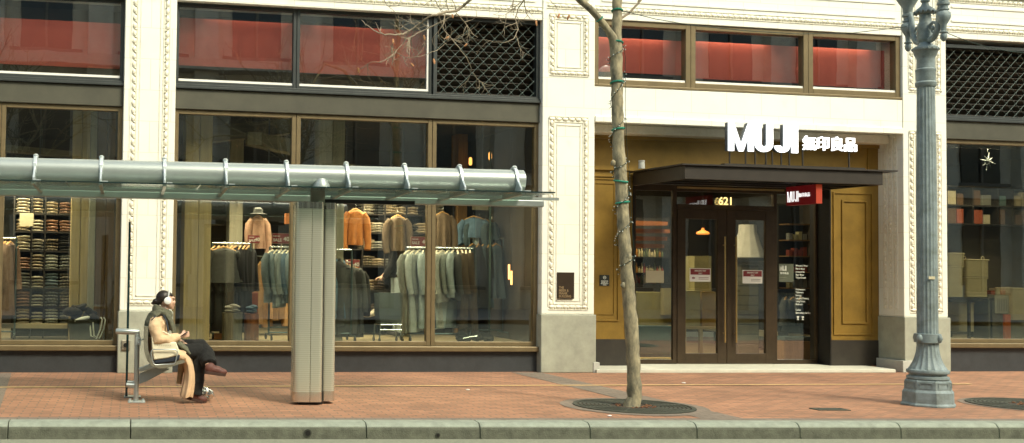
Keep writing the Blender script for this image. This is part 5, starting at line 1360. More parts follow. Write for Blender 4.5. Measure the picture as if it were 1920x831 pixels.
# filament lamps
for (px, py0, py1, Y, lb) in ((954.5, 496, 524, 1.6, 'left'), (959, 508, 534, 1.3, 'middle'), (984, 492, 522, 1.5, 'right')):
    t = thing('pendant_lamp', 'slim glowing tube lamp, %s of the three near the second pier' % ({'left': 'leftmost', 'middle': 'lowest', 'right': 'rightmost'}[lb]), 'lamp', P(px, py0, Y))
    a, b = P(px, py0, Y), P(px, py1, Y); mb = MB(); mb.tube([a, b], .017, 10); mb.build('tube', LAMPEM, t, smooth=True)
    mb = MB(); mb.tube([a, Vector((a.x, a.y, 3.99))], .003, 5); mb.build('cable', BLACK, t)
for (px, py, Y, lb) in ((882, 310, 2.4, 'small amber lamp glowing left above the dark trousers'), (919, 300, 2.2, 'small amber lamp glowing high in the right lower pane')):
    t = thing('pendant_lamp', lb, 'lamp', P(px, py, Y)); c = P(px, py, Y)
    mb = MB(); mb.lathe([(.02, 0), (.03, .03), (.028, .12), (.012, .14)], c, 12); mb.build('shade', mat('amber_glow', (1, .5, .15), .5, emit=((1, .42, .10), 1.6), var=.01), t, smooth=True)
    mb = MB(); mb.tube([c+Vector((0, 0, .14)), Vector((c.x, c.y, 3.99))], .003, 5); mb.build('cable', BLACK, t)
# bag pile on the display floor
mb = MB(); c = P(888, 628, .75)
for i in range(9): mb.ell((c.x-.22+.055*i+jit(.02), .75+jit(.05), FZ+.08+jit(.03)), (.10, .09, .075+jit(.02)), Matrix.Rotation(jit(.6), 4, 'Y'), 10, 7)
setp(mb.build('leather_bag', F('black'), smooth=True), 'slumped black bag on the window floor of the right lower pane', 'bag')
mb = MB(); c = P(882, 634, .6); mb.tube([P(868, 635, .55), P(880, 632, .55), P(895, 630, .55)], .010, 8); mb.tube([P(880, 632, .55), P(883, 619, .55)], .010, 8); setp(mb.build('chrome_stand', CHROME, smooth=True), 'small chrome display stand lying before the slumped black bag', 'stand')

# --- entrance interior
Yc = 2.6
YB2 = Yc
t = thing('cafe_counter', 'pale yellow counter behind the glass left of the doors', 'counter', (P(1235, 600, Yc)[0], Yc, .06))
CRM = mat('counter_front', (.30, .27, .11), .6)
MB().box(AX(1196, 580, Yc), AX(1268, 580, Yc), Yc, Yc+.5, .06, AZ(1230, 548, Yc)).build('counter_body', CRM, t, bevel=.01)
MB().box(AX(1238, 580, Yc), AX(1268, 580, Yc), Yc-.12, Yc-.002, AZ(1230, 590, Yc), AZ(1230, 540, Yc)).build('menu_box', mat('menu_cream', (.40, .34, .15), .6), t)
MB().box(AX(1196, 660, 1.6), AX(1268, 660, 1.6), 1.6, 1.9, .06, AZ(1230, 612, 1.6)).build('lower_plinth', mat('teal_plinth', (.035, .075, .08), .3), t)
MB().box(AX(1196, 680, 1.25), AX(1268, 680, 1.25), 1.25, 1.5, .06, AZ(1230, 672, 1.25)).build('kick_step', mat('lit_step', (.40, .30, .08), .5), t)
t = thing('slat_ceiling', 'orange timber slats above the cafe counter', 'ceiling slats', P(1230, 450, 2.4))
for i, py in enumerate((418, 432, 446, 460)):
    mb = MB(); mb.prism([A(1190, py-4, 2.4), A(1262-10*(i == 0), py-2, 2.4), A(1262-10*(i == 0), py+5, 2.4), A(1190, py+5, 2.4)], 2.4+.1*i, 2.48+.1*i, lambda u, z, y: Vector((u, y, z))); mb.build('slat', mat('orange_slat', (.34, .11, .03), .6), t)
t = thing('bottle_shelf', 'back bar shelves of small jars and bottles behind the counter', 'shelf', P(1230, 500, 3.0))
MB().box(AX(1190, 500, 3.0), AX(1268, 500, 3.0), 3.26, 3.3, 1.5, 2.6).build('back_panel', SHELFM, t)
shelf_b = []
for py in (482, 512, 532):
    z = AZ(1230, py, 3.0); MB().box(AX(1190, 500, 3.0), AX(1268, 500, 3.0), 3.0, 3.25, z-.02, z).build('shelf', SHELFM, t)
    shelf_b.append(z)
rnd = random.Random(5); first = None
BOT = [mat('bottle_amber', (.30, .14, .03), .3), mat('bottle_cream', (.42, .36, .20), .4), mat('bottle_red', (.26, .04, .02), .4), mat('bottle_green', (.10, .12, .05), .3)]
for z in shelf_b:
    for i in range(12):
        x = AX(1194, 500, 3.0)+.052*i; h = rnd.uniform(.10, .19); mb = MB(); mb.lathe([(.018, 0), (.021, .01), (.021, h*.6), (.010, h*.78), (.010, h)], (x, 3.1, z+.001), 8)
        k = rnd.randrange(4); setp(mb.build('bottle', BOT[k], smooth=True), '%s bottle on the %s back bar shelf behind the counter' % (('amber', 'cream', 'red', 'dark green')[k], ('top', 'middle', 'bottom')[shelf_b.index(z)]), 'bottle', 'bottles on the back bar')
# stacked cartons seen through the left door
CAR = mat('carton_card', (.36, .32, .15), .7, var=.1)
for (px0, px1, py0, py1, Y, lb) in ((1302, 1334, 480, 546, 2.2, 'tall pale carton, topmost behind the left door sticker'), (1284, 1313, 545, 612, 2.0, 'pale carton standing left behind the left door glass'), (1316, 1345, 547, 612, 2.1, 'orange tinted carton standing right behind the left door glass')):
    x0, x1 = AX(px0, py0, Y), AX(px1, py0, Y); z0 = AZ(px0, py1, Y); z1 = AZ(px0, py0, Y)
    mb = MB(); mb.box(x0, x1, Y, Y+.35, z0, z1); mb.box(x0+.05, x0+.14, Y-.004, Y-.001, z1-.12, z1-.07)
    setp(mb.build('carton', CAR if 'orange' not in lb else mat('carton_orange', (.30, .19, .05), .7), bevel=.004), lb, 'carton')
t = thing('display_table', 'low table under the cartons behind the left door', 'table', P(1315, 615, 2.2))
x0, x1 = AX(1278, 615, 2.0), AX(1350, 615, 2.0); z = AZ(1315, 613, 2.0)
MB().box(x0, x1, 1.95, 2.6, z-.04, z-.001).build('table_top', WOOD, t)
for x in (x0, x1-.06):
    for y in (1.95, 2.54): MB().box(x, x+.06, y, y+.06, .061, z-.041).build('leg', WOOD, t)
t = thing('pendant_lamp', 'orange glowing pendant lamp behind the left door glass', 'lamp', P(1318, 440, 2.4)); c = P(1318, 440, 2.4)
mb = MB(); mb.lathe([(.10, 0), (.12, .02), (.10, .05), (.03, .08), (.02, .12)], c, 20); mb.build('shade', mat('amber_dim', (.8, .25, .05), .5, emit=((1, .3, .05), .5), var=.01), t, smooth=True)
mb = MB(); mb.tube([c+Vector((0, 0, .12)), Vector((c.x, c.y, 3.99))], .004, 5); mb.build('cable', BLACK, t)
# reflection in the right door glass, modelled as a white cone
t = thing('reflection_cone', 'tall white cone modelled for a reflection in the right door glass', 'reflection', P(1405, 480, 2.6))
c = P(1402, 484, 2.6); mb = MB(); mb.lathe([(.30, 0), (.31, .01), (.24, .22), (.16, .48), (.15, .62)], c, 40, fn=lambda a, z: 1+.03*math.sin(12*a)); mb.build('textile', mat('white_textile', (.50, .48, .40), .9), t, smooth=True)  # cone body and its white material stand in for the reflection
mb = MB(); mb.lathe([(.31, -.06), (.315, -.001)], c, 40); mb.build('cone_edge', SHELFM, t)
t = thing('drawer_tower', 'tall rack of grey drawers under the white cone', 'drawers', P(1405, 600, 2.5))
x0, x1 = AX(1381, 560, 2.5), AX(1424, 560, 2.5); z0, z1 = .061, AZ(1400, 496, 2.5)
MB().box(x0, x1, 2.52, 2.95, z0, z1).build('carcass', mat('drawer_grey', (.15, .14, .09), .6), t)
for i in range(9):
    zz = z0+.05+(z1-z0-.08)*i/9; MB().box(x0+.02, x1-.02, 2.50, 2.519, zz, zz+(z1-z0)/9-.03).build('drawer', mat('drawer_front', (.24, .22, .14), .6), t, bevel=.003)
# right side pane contents
x0, x1 = AX(1470, 660, 1.6), AX(1530, 660, 1.6)
setp(MB().box(x0, x1, 1.6, 1.95, .061, AZ(1500, 640, 1.6)).build('wooden_crate', WOODD, bevel=.005), 'brown wooden crate on the floor behind the department list', 'crate')
setp(MB().box(x0+.03, x1-.01, 1.62, 1.93, AZ(1500, 640, 1.6)+.001, AZ(1500, 632, 1.6)).build('folded_blanket', F('teal'), bevel=.01), 'folded blue blanket lying on the brown wooden crate', 'blanket')
for i in range(3):
    garment('dim pale garment hanging behind the department list', 1474+14*i, 552, 2.0, .65, .34, 'dkgrey', rz=30, sleeve=.7, group='garments behind the department list', name='hanging_shirt', cat='shirt', seed=150+i)
t = thing('goods_rack', 'dark rack of small hanging goods behind the department list', 'rack', P(1515, 500, 2.8))
for py in (420, 450, 480, 510, 540, 570, 600):
    z = AZ(1515, py, 2.8); MB().box(AX(1480, 500, 2.8), AX(1545, 500, 2.8), 2.8, 3.1, z-.02, z).build('shelf', WOODD, t)
MB().box(AX(1480, 500, 2.8), AX(1545, 500, 2.8), 3.12, 3.15, .06, 2.9).build('back_panel', SHELFM, t)
rnd = random.Random(9)
for py in (450, 480, 510, 540):
    z = AZ(1515, py, 2.8)
    for i in range(5):
        x = AX(1484, 500, 2.8)+.10*i; h = rnd.uniform(.08, .17); k = rnd.randrange(3)
        setp(MB().box(x, x+.07, 2.86, 2.96, z+.001, z+h).build('goods_box', [CAR, mat('goods_grey', (.2, .2, .17)), mat('goods_red', (.22, .04, .02))][k]), '%s goods box on the rack behind the department list' % ('yellowish', 'grey', 'red')[k], 'box', 'goods boxes behind the department list')

# --- right end window
FZ3 = .492
x = PX[2][1]
t = thing('star_ornament', 'grey eight pointed paper star hanging in the right end window', 'ornament', P(1852, 303, .9)); c = P(1852, 303, .9)
mb = MB(); pts_ = []
ctr = None
v0 = mb.bm.verts.new(c+Vector((0, -.03, 0))); v1 = mb.bm.verts.new(c+Vector((0, .03, 0))); rg = []
for i in range(16):
    a = math.pi*i/8+.2; r = (.17 if i % 4 == 0 else .12) if i % 2 == 0 else .045; rg.append(mb.bm.verts.new(c+Vector((math.sin(a)*r, 0, math.cos(a)*r*1.1))))
for i in range(16): mb.bm.faces.new((v0, rg[i], rg[(i+1) % 16])); mb.bm.faces.new((v1, rg[(i+1) % 16], rg[i]))
mb.build('paper_points', mat('star_paper', (.13, .15, .145), .7), t)
mb = MB(); mb.tube([c+Vector((0, 0, .17)), Vector((c.x, c.y, 3.99))], .002, 4); mb.build('thread', INKW, t)
Y3 = 1.9
t = thing('box_shelving', 'dark shelves of storage boxes across the right end window', 'shelving', P(1850, 390, Y3))
z0, zm, z1 = AZ(1850, 420, Y3), AZ(1850, 385, Y3), AZ(1850, 350, Y3); xL, xR_ = AX(1775, 390, Y3), AX(1990, 390, Y3)
for z in (z0, zm, z1): MB().box(xL, xR_, Y3, Y3+.4, z-.025, z).build('shelf', SHELFM, t)
for px in (1776, 1825, 1872, 1900, 1945, 1990): x = AX(px, 390, Y3); MB().box(x-.014, x+.014, Y3+.001, Y3+.399, z0+.001, z1-.026).build('divider', SHELFM, t)
MB().box(xL, xR_, Y3+.402, Y3+.43, FZ3, 3.3).build('back_panel', INT, t)
kinds = [('brown', (.11, .06, .03)), ('grey', (.18, .18, .14)), ('teal', (.09, .16, .15)), ('rust', (.30, .07, .03)), ('cream', (.40, .35, .22))]
for zz, zn in ((z0, zm), (zm, z1)):
    px = 1779
    while px < 1985:
        w_ = rnd.choice((14, 18, 10, 20)); k = rnd.randrange(5) if px < 1900 else rnd.choice((3, 4, 0)); x = AX(px, 390, Y3); x2 = AX(px+w_-2, 390, Y3)
        if not any(px < q < px+w_ for q in (1825, 1872, 1900, 1945)):
            setp(MB().box(x, x2, Y3+.03, Y3+.32, zz+.001, zz+(zn-zz)*rnd.uniform(.5, .82)).build('storage_box', mat('sbox_'+kinds[k][0], kinds[k][1], .7), bevel=.004), '%s storage box on the dark shelves of the right end window' % kinds[k][0], 'box', 'storage boxes on the right shelves')
        px += w_
WICK = stripe_mat('wicker', ((.26, .21, .11), (.52, .45, .27)), 16, bump=1.0)
def wicker(px0, px1, py0, py1, Y, lb, handles=False):
    x0, x1 = AX(px0, py1, Y), AX(px1, py1, Y); z0, z1 = AZ(px0, py1, Y), AZ(px0, py0, Y)
    t = thing('wicker_basket', lb, 'basket', ((x0+x1)/2, Y+.18, z0), 0, 'wicker baskets in the right window')
    mb = MB(); w_ = (x1-x0)/2; mb.prism(rr_ring((x0+x1)/2, Y+.18, w_, .18, .04), z0+.001, z1-.02, lambda u, v, z: Vector((u, v, z))); mb.build('woven_body', WICK, t, smooth=True)
    mb = MB(); mb.tube([(x0+.01, Y, z1-.012), (x1-.01, Y, z1-.012), (x1-.01, Y+.36, z1-.012), (x0+.01, Y+.36, z1-.012), (x0+.01, Y, z1-.012)], .013, 8); mb.build('rim', WICK, t, smooth=True)
    if handles:
        for x in (x0+.04, x1-.04): mb = MB(); mb.tube([(x, Y+.10+.08*math.cos(a), z1+.07*math.sin(a)) for a in [math.pi*i/8 for i in range(9)]] if False else [(x-.03*math.cos(a), Y+.1, z1+.055*math.sin(a)) for a in [math.pi*i/8 for i in range(9)]], .008, 6); mb.build('handle', WICK, t, smooth=True)
Yw = .95
wicker(1778, 1807, 499, 557, Yw, 'lower lidded wicker basket in the left stack on the dark table', False)
wicker(1778, 1809, 474, 498, Yw, 'upper lidded wicker basket in the left stack on the dark table')
wicker(1813, 1853, 520, 557, Yw, 'lower wicker basket in the right stack on the dark table')
wicker(1813, 1855, 486, 519, Yw, 'upper wicker basket with two handles in the right stack on the dark table', True)
t = thing('display_table', 'dark display table carrying the wicker baskets', 'table', P(1815, 560, Yw)); x0, x1 = AX(1770, 560, Yw), AX(1862, 560, Yw); z = AZ(1815, 558.5, Yw)
MB().box(x0, x1, Yw-.03, Yw+.5, z-.04, z-.001).build('table_top', SHELFM, t)
for xx in (x0+.02, (x0+x1)/2, x1-.06):
    for y in (Yw, Yw+.42): MB().box(xx, xx+.04, y, y+.04, FZ3, z-.041).build('leg', SHELFM, t)
wicker(1800, 1828, 567, 622, Yw+.12, 'tall wicker basket standing under the dark table')
t = thing('display_crate', 'grey crate with a pale printed card in the right end window', 'crate', P(1885, 600, .9))
x0, x1 = AX(1858, 600, .9), AX(1925, 600, .9)
MB().box(x0, x1, .95, 1.3, FZ3, AZ(1890, 553, .9)).build('crate_body', mat('crate_grey', (.14, .125, .08), .8), t, bevel=.006)
MB().box(AX(1868, 570, .9), AX(1900, 570, .9), .93, .945, AZ(1880, 588, .9), AZ(1880, 554, .9)).build('card', mat('card_grey', (.36, .35, .27), .7), t)
mb = MB()
for i in range(6): xx = AX(1873, 570, .9)+.035*i; mb.box(xx, xx+.012, .925, .929, AZ(1880, 584, .9), AZ(1880, 560, .9))
mb.build('card_print', mat('card_print', (.20, .19, .15)), t)
for i in range(6):
    px = 1862+10*i; c = P(px, 548-4*(i % 2), 1.0); k = i % 3
    setp(MB().box(c.x-.04, c.x+.035, 1.0, 1.16, AZ(1890, 553, .9)+.001, c.z+.03).build('toiletry_box', [mat('sbox_rust', (.3, .07, .03)), mat('sbox_cream', (.4, .35, .22)), mat('peach_box', (.5, .28, .16), .7)][k]), '%s packet standing on the grey crate' % ('rust', 'cream', 'peach')[k], 'box', 'packets on the grey crate')
setp(MB().box(AX(1884, 600, .8), AX(1895, 600, .8), .80, .84, FZ3, AZ(1890, 590, .8)).build('orange_banner_strip', mat('orange_strip', (.5, .13, .03), .6)), 'narrow orange strip hanging before the grey crate', 'strip')
wicker(1898, 1925, 540, 600, .86, 'rounded wicker basket cut by the right picture edge')

# ================================================================== PEOPLE
BC = 1.47
pe = thing('person', 'seated woman with crossed legs, long camel coat, grey scarf and white headphones, holding a phone', 'person', tuple(S(AS(350, 750, BC)[0], BC, 0)), -TH)
def J(px, py, db=0.0):
    a, z = AS(px, py, BC); return S(a, BC+db, z)
RS = Matrix.Rotation(-TH, 4, 'Z')
def tilt(deg): return RS @ Matrix.Rotation(rad(deg), 4, 'Y')
def organic(name, mb, material, parent, voxel=.008, smooth=4, disp=0):
    o = mb.build(name, material, parent, smooth=True)
    r = o.modifiers.new('merge', 'REMESH'); r.mode = 'VOXEL'; r.voxel_size = voxel; r.use_smooth_shade = True
    s_ = o.modifiers.new('soften', 'SMOOTH'); s_.factor = .6; s_.iterations = smooth
    if disp:
        tx = bpy.data.textures.new(name+'_folds', 'CLOUDS'); tx.noise_scale = .065
        d_ = o.modifiers.new('folds', 'DISPLACE'); d_.texture = tx; d_.strength = disp; d_.mid_level = .5
    return o
SKIN = mat('skin', (.58, .36, .25), .55, var=.06, scale=20)
COAT = fab('camel_coat', (.60, .42, .25), var=.12, scale=9)
SCARF = fab('grey_scarf', (.105, .105, .068), var=.30, scale=30)
NAVY = fab('navy_cloth', (.018, .024, .035))
TROU = fab('black_trousers', (.008, .008, .007))
SHOE = mat('brown_leather', (.105, .036, .025), .62, var=.25, scale=20)
SOLE = mat('brown_sole', (.045, .02, .012), .8)
HAIR = mat('dark_hair', (.014, .009, .007), .5, var=.3, scale=40, stretch=(1, 1, 4))
mb = MB()
mb.ell(J(297, 664), (.13, .165, .11), tilt(0)); mb.tube([J(297, 668), J(291, 642), J(291, 616), J(297, 597), J(303, 586)], [(.10, .15), (.095, .13), (.105, .155), (.09, .16), (.05, .07)], 18)
mb.tube([J(303, 590), J(309, 576)], [.052, .048], 14)
mb.ell(J(310.8, 560.5), (.090, .075, .086), tilt(0), 20, 14); mb.ell(J(318.5, 568), (.056, .056, .072), tilt(-12), 18, 12)
mb.ell(J(322, 577.5), (.026, .030, .020), tilt(0)); mb.ell(J(325.2, 559), (.020, .050, .014), tilt(0))
mb.tube([J(325.6, 562), J(328.0, 567.6)], [.008, .013], 8); mb.ell(J(326.6, 568.2), (.014, .015, .009), tilt(0)); mb.ell(J(326, 573.4), (.012, .022, .009), tilt(0))
for s_ in (-1, 1): mb.ell(J(324.3, 567.5, s_*.030), (.022, .022, .026), tilt(0)); mb.ell(J(313.5, 565, s_*.074), (.016, .010, .028), tilt(0))
# arms
NA = [J(290, 599, -.16), J(296, 634, -.21), J(334, 630, -.13), J(340, 628.5, -.11)]
FA = [J(293, 599, .16), J(303, 634, .19), J(338, 641, .05), J(345, 643.5, .0)]
mb.tube(NA, [.052, .045, .028, .026], 12); mb.tube(FA, [.052, .045, .028, .026], 12)
def hand(c, fwd, up, side, curl=1.0, k=1.0):
    """palm and five bent fingers; fwd along the palm, up = back of the hand, side towards the thumb"""
    M3 = Matrix((fwd, side, up)).transposed().to_4x4()
    mb.ell(c+fwd*.035*k, (.048*k, .040*k, .017*k), M3, 12, 8)
    for i, (L, o_) in enumerate(((.070, .030), (.080, .011), (.074, -.010), (.058, -.029))):
        b = c+fwd*.070*k+side*o_*k; q = [c+fwd*.045*k+side*o_*k, b]
        an = 0
        for j in range(3):
            an += curl*rad((28, 42, 32)[j]); q.append(q[-1]+(fwd*math.cos(an)-up*math.sin(an))*L*k*(.44, .32, .24)[j])
        mb.tube(q, [.0095*k, .0093*k, .0088*k, .0082*k, .0068*k], 8)
    q = [c+fwd*.012*k+side*.028*k, c+fwd*.030*k+side*.048*k-up*.010*k, c+fwd*.052*k+side*.050*k-up*.026*k, c+fwd*.068*k+side*.036*k-up*.038*k]
    mb.tube(q, [.013*k, .012*k, .0105*k, .008*k], 8)
fwd = (SU*.93+Vector((0, 0, .22))+SV*.15).normalized(); sd = Vector((0, 0, 1)); sd = (sd-fwd*sd.dot(fwd)).normalized(); up_ = sd.cross(fwd)*1.0
if up_.dot(SV) > 0: up_ = -up_
hand(J(340, 628.5, -.11), fwd, up_, sd, 1.15, .92)
f2 = (SU*.86-Vector((0, 0, .40))-SV*.15).normalized(); u2 = Vector((0, 0, 1)); u2 = (u2-f2*u2.dot(f2)).normalized(); s2 = f2.cross(u2)
hand(J(343, 642.5, -.01), f2, u2, s2, .8, .92)
# legs: far leg crosses over the near one
LN = [J(303, 668, -.08), J(370, 657, -.05), J(368, 700, -.03), J(362, 738, -.03)]
LF = [J(303, 664, .09), J(376, 652, .03), J(386, 668, -.10), J(388, 682, -.20)]
mb.tube(LN, [.085, .062, .052, .036], 14); mb.tube(LF, [.085, .062, .052, .036], 14)
mb.tube([J(362, 738, -.03), J(366, 745, -.03), J(382, 751, -.03)], [.036, .036, .022], 10); mb.tube([J(388, 680, -.20), J(392, 686, -.21), J(412, 692, -.21)], [.036, .036, .022], 10)
body = organic('body', mb, SKIN, pe, .0065, 3)
# eyes and brows
mb = MB()
for s_ in (-1, 1): mb.ell(J(324.6, 563.2, s_*.030), (.010, .013, .008), tilt(0), 10, 8)
mb.build('eyes', mat('eye', (.06, .035, .025), .2), pe, smooth=True)
mb = MB()
for s_ in (-1, 1): mb.tube([J(325.2, 560.2, s_*.016), J(325.2, 559.3, s_*.032), J(323.4, 559.6, s_*.048)], [.003, .004, .002], 6)
mb.build('eyebrows', HAIR, pe, smooth=True)
mb = MB(); mb.ell(J(327.0, 573.4), (.006, .018, .006), tilt(0), 10, 6); mb.build('lips', mat('lips', (.30, .09, .07), .5), pe, smooth=True)
# hair drawn back to a bun
mb = MB(); mb.ell(J(306.8, 557.4), (.088, .083, .082), tilt(-14), 20, 14); mb.ell(J(301, 563), (.055, .065, .055), tilt(0)); mb.ell(J(315.8, 552.8), (.060, .068, .036), tilt(22), 14, 8); mb.tube([J(300, 564), J(294, 566), J(288, 568.5)], [.032, .045, .022], 10)
mb.ell(J(291.5, 564.5), (.034, .045, .030), tilt(0)); mb.ell(J(287.5, 569), (.026, .02, .018), tilt(20)); mb.tube([J(312, 549.5, 0), J(318, 551, 0), J(322.5, 555.5, 0)], [(.025, .065), (.016, .062), (.009, .055)], 10)
organic('hair', mb, HAIR, pe, .007, 3, .006)
# headphones
cups = []
for s_ in (-1, 1):
    m1_ = MB(); m1_.tube([J(314, 563.5, s_*.078), J(314, 563.5, s_*.088), J(314, 563.5, s_*.108), J(314, 563.5, s_*.116)], [.036, .043, .041, .028], 20); cups.append(m1_)
mb = MB(); c = J(314.5, 562); arc = [c+SV*(.100*math.cos(a))+Vector((0, 0, .118*math.sin(a)-.012))+SU*(.012*math.sin(a)) for a in [math.pi*i/18 for i in range(19)]]
mb.tube(arc, [(.006, .014)]*19, 8, up=(0, 0, 1)); hp = mb.build('headphones', mat('white_plastic', (.80, .80, .76), .35, var=.02), pe, smooth=True)
for m1_ in cups: m1_.build('ear_cup', mat('white_plastic', (.8, .8, .8)), hp, smooth=True)
# coat
mb = MB()
mb.tube([J(303, 676), J(298, 650), J(294, 622), J(296, 602), J(302, 590)], [(.13, .19), (.118, .175), (.125, .19), (.12, .195), (.07, .10)], 22); mb.tube([J(300, 668, -.03), J(325, 665, -.05), J(347, 667, -.05)], [(.11, .185), (.105, .19), (.085, .18)], 18)
mb.tube([J(293, 600, -.14), J(290, 612, -.20), J(296, 634, -.225), J(314, 635, -.20), J(334, 630.5, -.135)], [.078, .080, .075, .066, .050], 16)
mb.tube([J(295, 600, .14), J(294, 612, .19), J(303, 634, .205), J(320, 640, .14), J(336, 641, .06)], [.078, .078, .072, .062, .050], 16)
organic('coat', mb, COAT, pe, .008, 4, .018)
mb = MB()
rows_ = [(652, 318, 345, .13), (660, 326, 352, .175), (670, 338, 358, .185), (682, 344, 363, .175), (698, 345.5, 366, .165), (715, 343.5, 366.5, .16), (730, 340, 365, .16), (741, 337.5, 362.5, .16), (743, 338, 362, .155)]
prev = None; NN = 36
for py_, l_, r_, hb_ in rows_:
    a0_, z_ = AS(l_, py_, BC); a1_, _ = AS(r_, py_, BC); c_ = (a0_+a1_)/2; ha = (a1_-a0_)/2; f_ = (py_-652)/90; rg = []
    for i in range(NN):
        t_ = 2*math.pi*i/NN; ca, sa = math.cos(t_), math.sin(t_); q_ = 1+.10*f_*math.sin(7*t_+1)+.05*f_*math.sin(3*t_+f_*2)
        rg.append(mb.bm.verts.new(S(c_+ha*q_*math.copysign(abs(ca)**.8, ca), BC-.01+hb_*q_*math.copysign(abs(sa)**.8, sa), z_+.010*math.sin(4*t_)*f_)))
    if prev: mb.skin(prev, rg)
    else: mb.bm.faces.new(rg)
    prev = rg
mb.bm.faces.new(prev[::-1])
ck = mb.build('coat_skirt', COAT, pe, smooth=True)
mb = MB(); mb.tube([J(343, 676, .12), J(339.5, 700, .13), J(336, 722, .12)], [(.045, .08), (.035, .08), (.030, .07)], 14); o = mb.build('coat_tail', fab('coat_lining', (.36, .26, .15)), pe, smooth=True)
# scarf
mb = MB()
ring_ = [J(304, 585)+SU*(.082*math.cos(a))+SV*(.098*math.sin(a))+Vector((0, 0, -.035*math.cos(a))) for a in [2*math.pi*i/20 for i in range(21)]]
mb.tube(ring_, .040, 12); mb.tube([p_+Vector((0, 0, .028)) for p_ in ring_], .030, 10)
mb.tube([J(297, 583, -.04), J(287, 590, -.06), J(280, 604, -.07), J(277.5, 618, -.07), J(277.5, 628, -.06)], [(.035, .13), (.038, .15), (.034, .15), (.03, .145), (.024, .13)], 14, up=(0, 0, 1))
mb.tube([J(311, 588, -.08), J(319, 600, -.10), J(324, 612, -.10), J(326, 626, -.09)], [(.030, .05), (.028, .05), (.028, .05), (.026, .05)], 12)
mb.tube([J(309, 588, .08), J(317, 602, .09), J(322, 620, .08)], [(.030, .05)]*3, 12)
organic('scarf', mb, SCARF, pe, .008, 3, .016)
mb = MB(); mb.tube([J(328, 636, -.10), J(338, 645, -.13), J(348, 652, -.14), J(356, 662, -.14)], [(.022, .05), (.026, .06), (.026, .05), (.016, .04)], 12); organic('scarf_end', mb, SCARF, pe, .008, 2, .014)
mb = MB(); mb.tube([J(303, 588, -.12), J(293, 588, -.165), J(285.5, 598, -.205), J(283, 612, -.215), J(283, 626, -.18)], [(.010, .016)]*5, 8); mb.tube([J(306, 590, -.13), J(312, 602, -.16), J(315, 620, -.17)], [(.009, .014)]*3, 8)
mb.build('bag_strap', NAVY, pe, smooth=True)
# trousers
mb = MB()
mb.tube([J(305, 668, -.08), J(338, 662, -.07), J(371, 657, -.05), J(371, 680, -.035), J(369, 712, -.03), J(366, 739, -.03)], [.11, .105, .10, .092, .085, .080], 18)
mb.tube([J(305, 664, .08), J(345, 654, .06), J(378, 651, .02), J(386, 664, -.07), J(390, 681, -.20)], [.11, .105, .096, .098, .088], 18)
organic('trousers', mb, TROU, pe, .008, 4, .022)
# shoes
def shoe(heel, toe, db, lift, nm='shoe'):
    h, t = J(*heel, db), J(*toe, db); f = (t-h).normalized(); u = Vector((0, 0, 1)); u = (u-f*u.dot(f)).normalized(); s_ = f.cross(u); L = (t-h).length
    M3 = Matrix((f, s_, u)).transposed().to_4x4()
    mb = MB(); mb.ell(h+f*L*.22+u*.050, (.062, .046, .066), M3, 14, 10); mb.ell(h+f*L*.50+u*.038, (.090, .046, .048), M3, 14, 10); mb.ell(h+f*L*.78+u*.026, (.066, .050, .038), M3, 14, 10)
    o = organic(nm, mb, SHOE, pe, .007, 3)
    mb = MB(); prof_ = [(0, .030), (.03, .040), (.12, .038), (.20, .048), (.255, .042), (.28, .02), (.285, 0)]
    pl_ = [(x/.285*L, y) for x, y in prof_]+[(x/.285*L, -y) for x, y in prof_[::-1][1:]]
    mb.prism(pl_, -.022, .012, lambda a_, b_, z_: h+f*a_+s_*b_+u*z_); mb.build('sole', SOLE, o, bevel=.004)
shoe((342, 742), (387, 754), -.03, 0)
shoe((382, 694), (421, 699), -.21, 0)
# phone
p0, p1 = J(337, 629.5, -.12), J(350, 621.5, -.115); f = (p1-p0).normalized(); u = Vector((0, 0, 1)); u = (u-f*u.dot(f)).normalized(); s_ = f.cross(u)
ph = MB(); ph.cbox((p0+p1)/2, ((p1-p0).length*1.1, .068, .010), Matrix((f, s_, u)).transposed().to_4x4()); setp(ph.build('phone', mat('phone_black', (.012, .012, .014), .25), bevel=.003), 'dark phone held in the hand of the seated woman', 'phone')
# tote bag on the seat
tb = thing('tote_bag', 'cream canvas tote bag with navy base standing on the metal seat against the camel coat', 'tote bag', tuple(J(312, 680, -.2)), -TH)
CANV = fab('canvas', (.70, .64, .46), var=.10, scale=6)
def bagpoly(pl_, b0_, b1_, nm, mt, bev):
    mb = MB(); mb.prism([AS(x, y, 1.25) for x, y in pl_], b0_, b1_, lambda a_, z_, b_: S(a_, b_, z_)); return mb.build(nm, mt, tb, bevel=bev, smooth=True)
bagpoly([(284, 626), (289, 642), (310, 642), (330, 641), (334, 652), (337, 664), (315, 671), (288, 675), (285, 655)], 1.215, 1.285, 'canvas_body', CANV, .022)
bagpoly([(288, 676), (315, 672), (338, 665), (336, 674), (328, 678), (291, 682.5)], 1.218, 1.29, 'navy_base', NAVY, .012)
mb = MB()
for i, px in enumerate((296, 300, 304, 308, 312, 316, 320)):
    a, z = AS(px, 647.5+.2*i, 1.2); w_ = .010; mb.prism([(a-w_, z-.008), (a-w_+.004, z-.008), (a-w_+.007, z+.004*(i % 3)), (a-w_+.012, z-.006), (a-w_+.014, z+.010), (a-w_, z+.010)], 1.2115, 1.2135, lambda a_, z_, b_: S(a_, b_, z_))
mb.build('faded_print', mat('faded_print', (.50, .45, .33), .8), tb)
mb = MB(); mb.tube([S(*(lambda q: (q[0], 1.24, q[1]))(AS(x, y, 1.24))) for x, y in ((292, 643), (296, 628), (306, 622), (318, 628), (324, 642))], .010, 8); mb.build('carry_strap', CANV, tb, smooth=True)
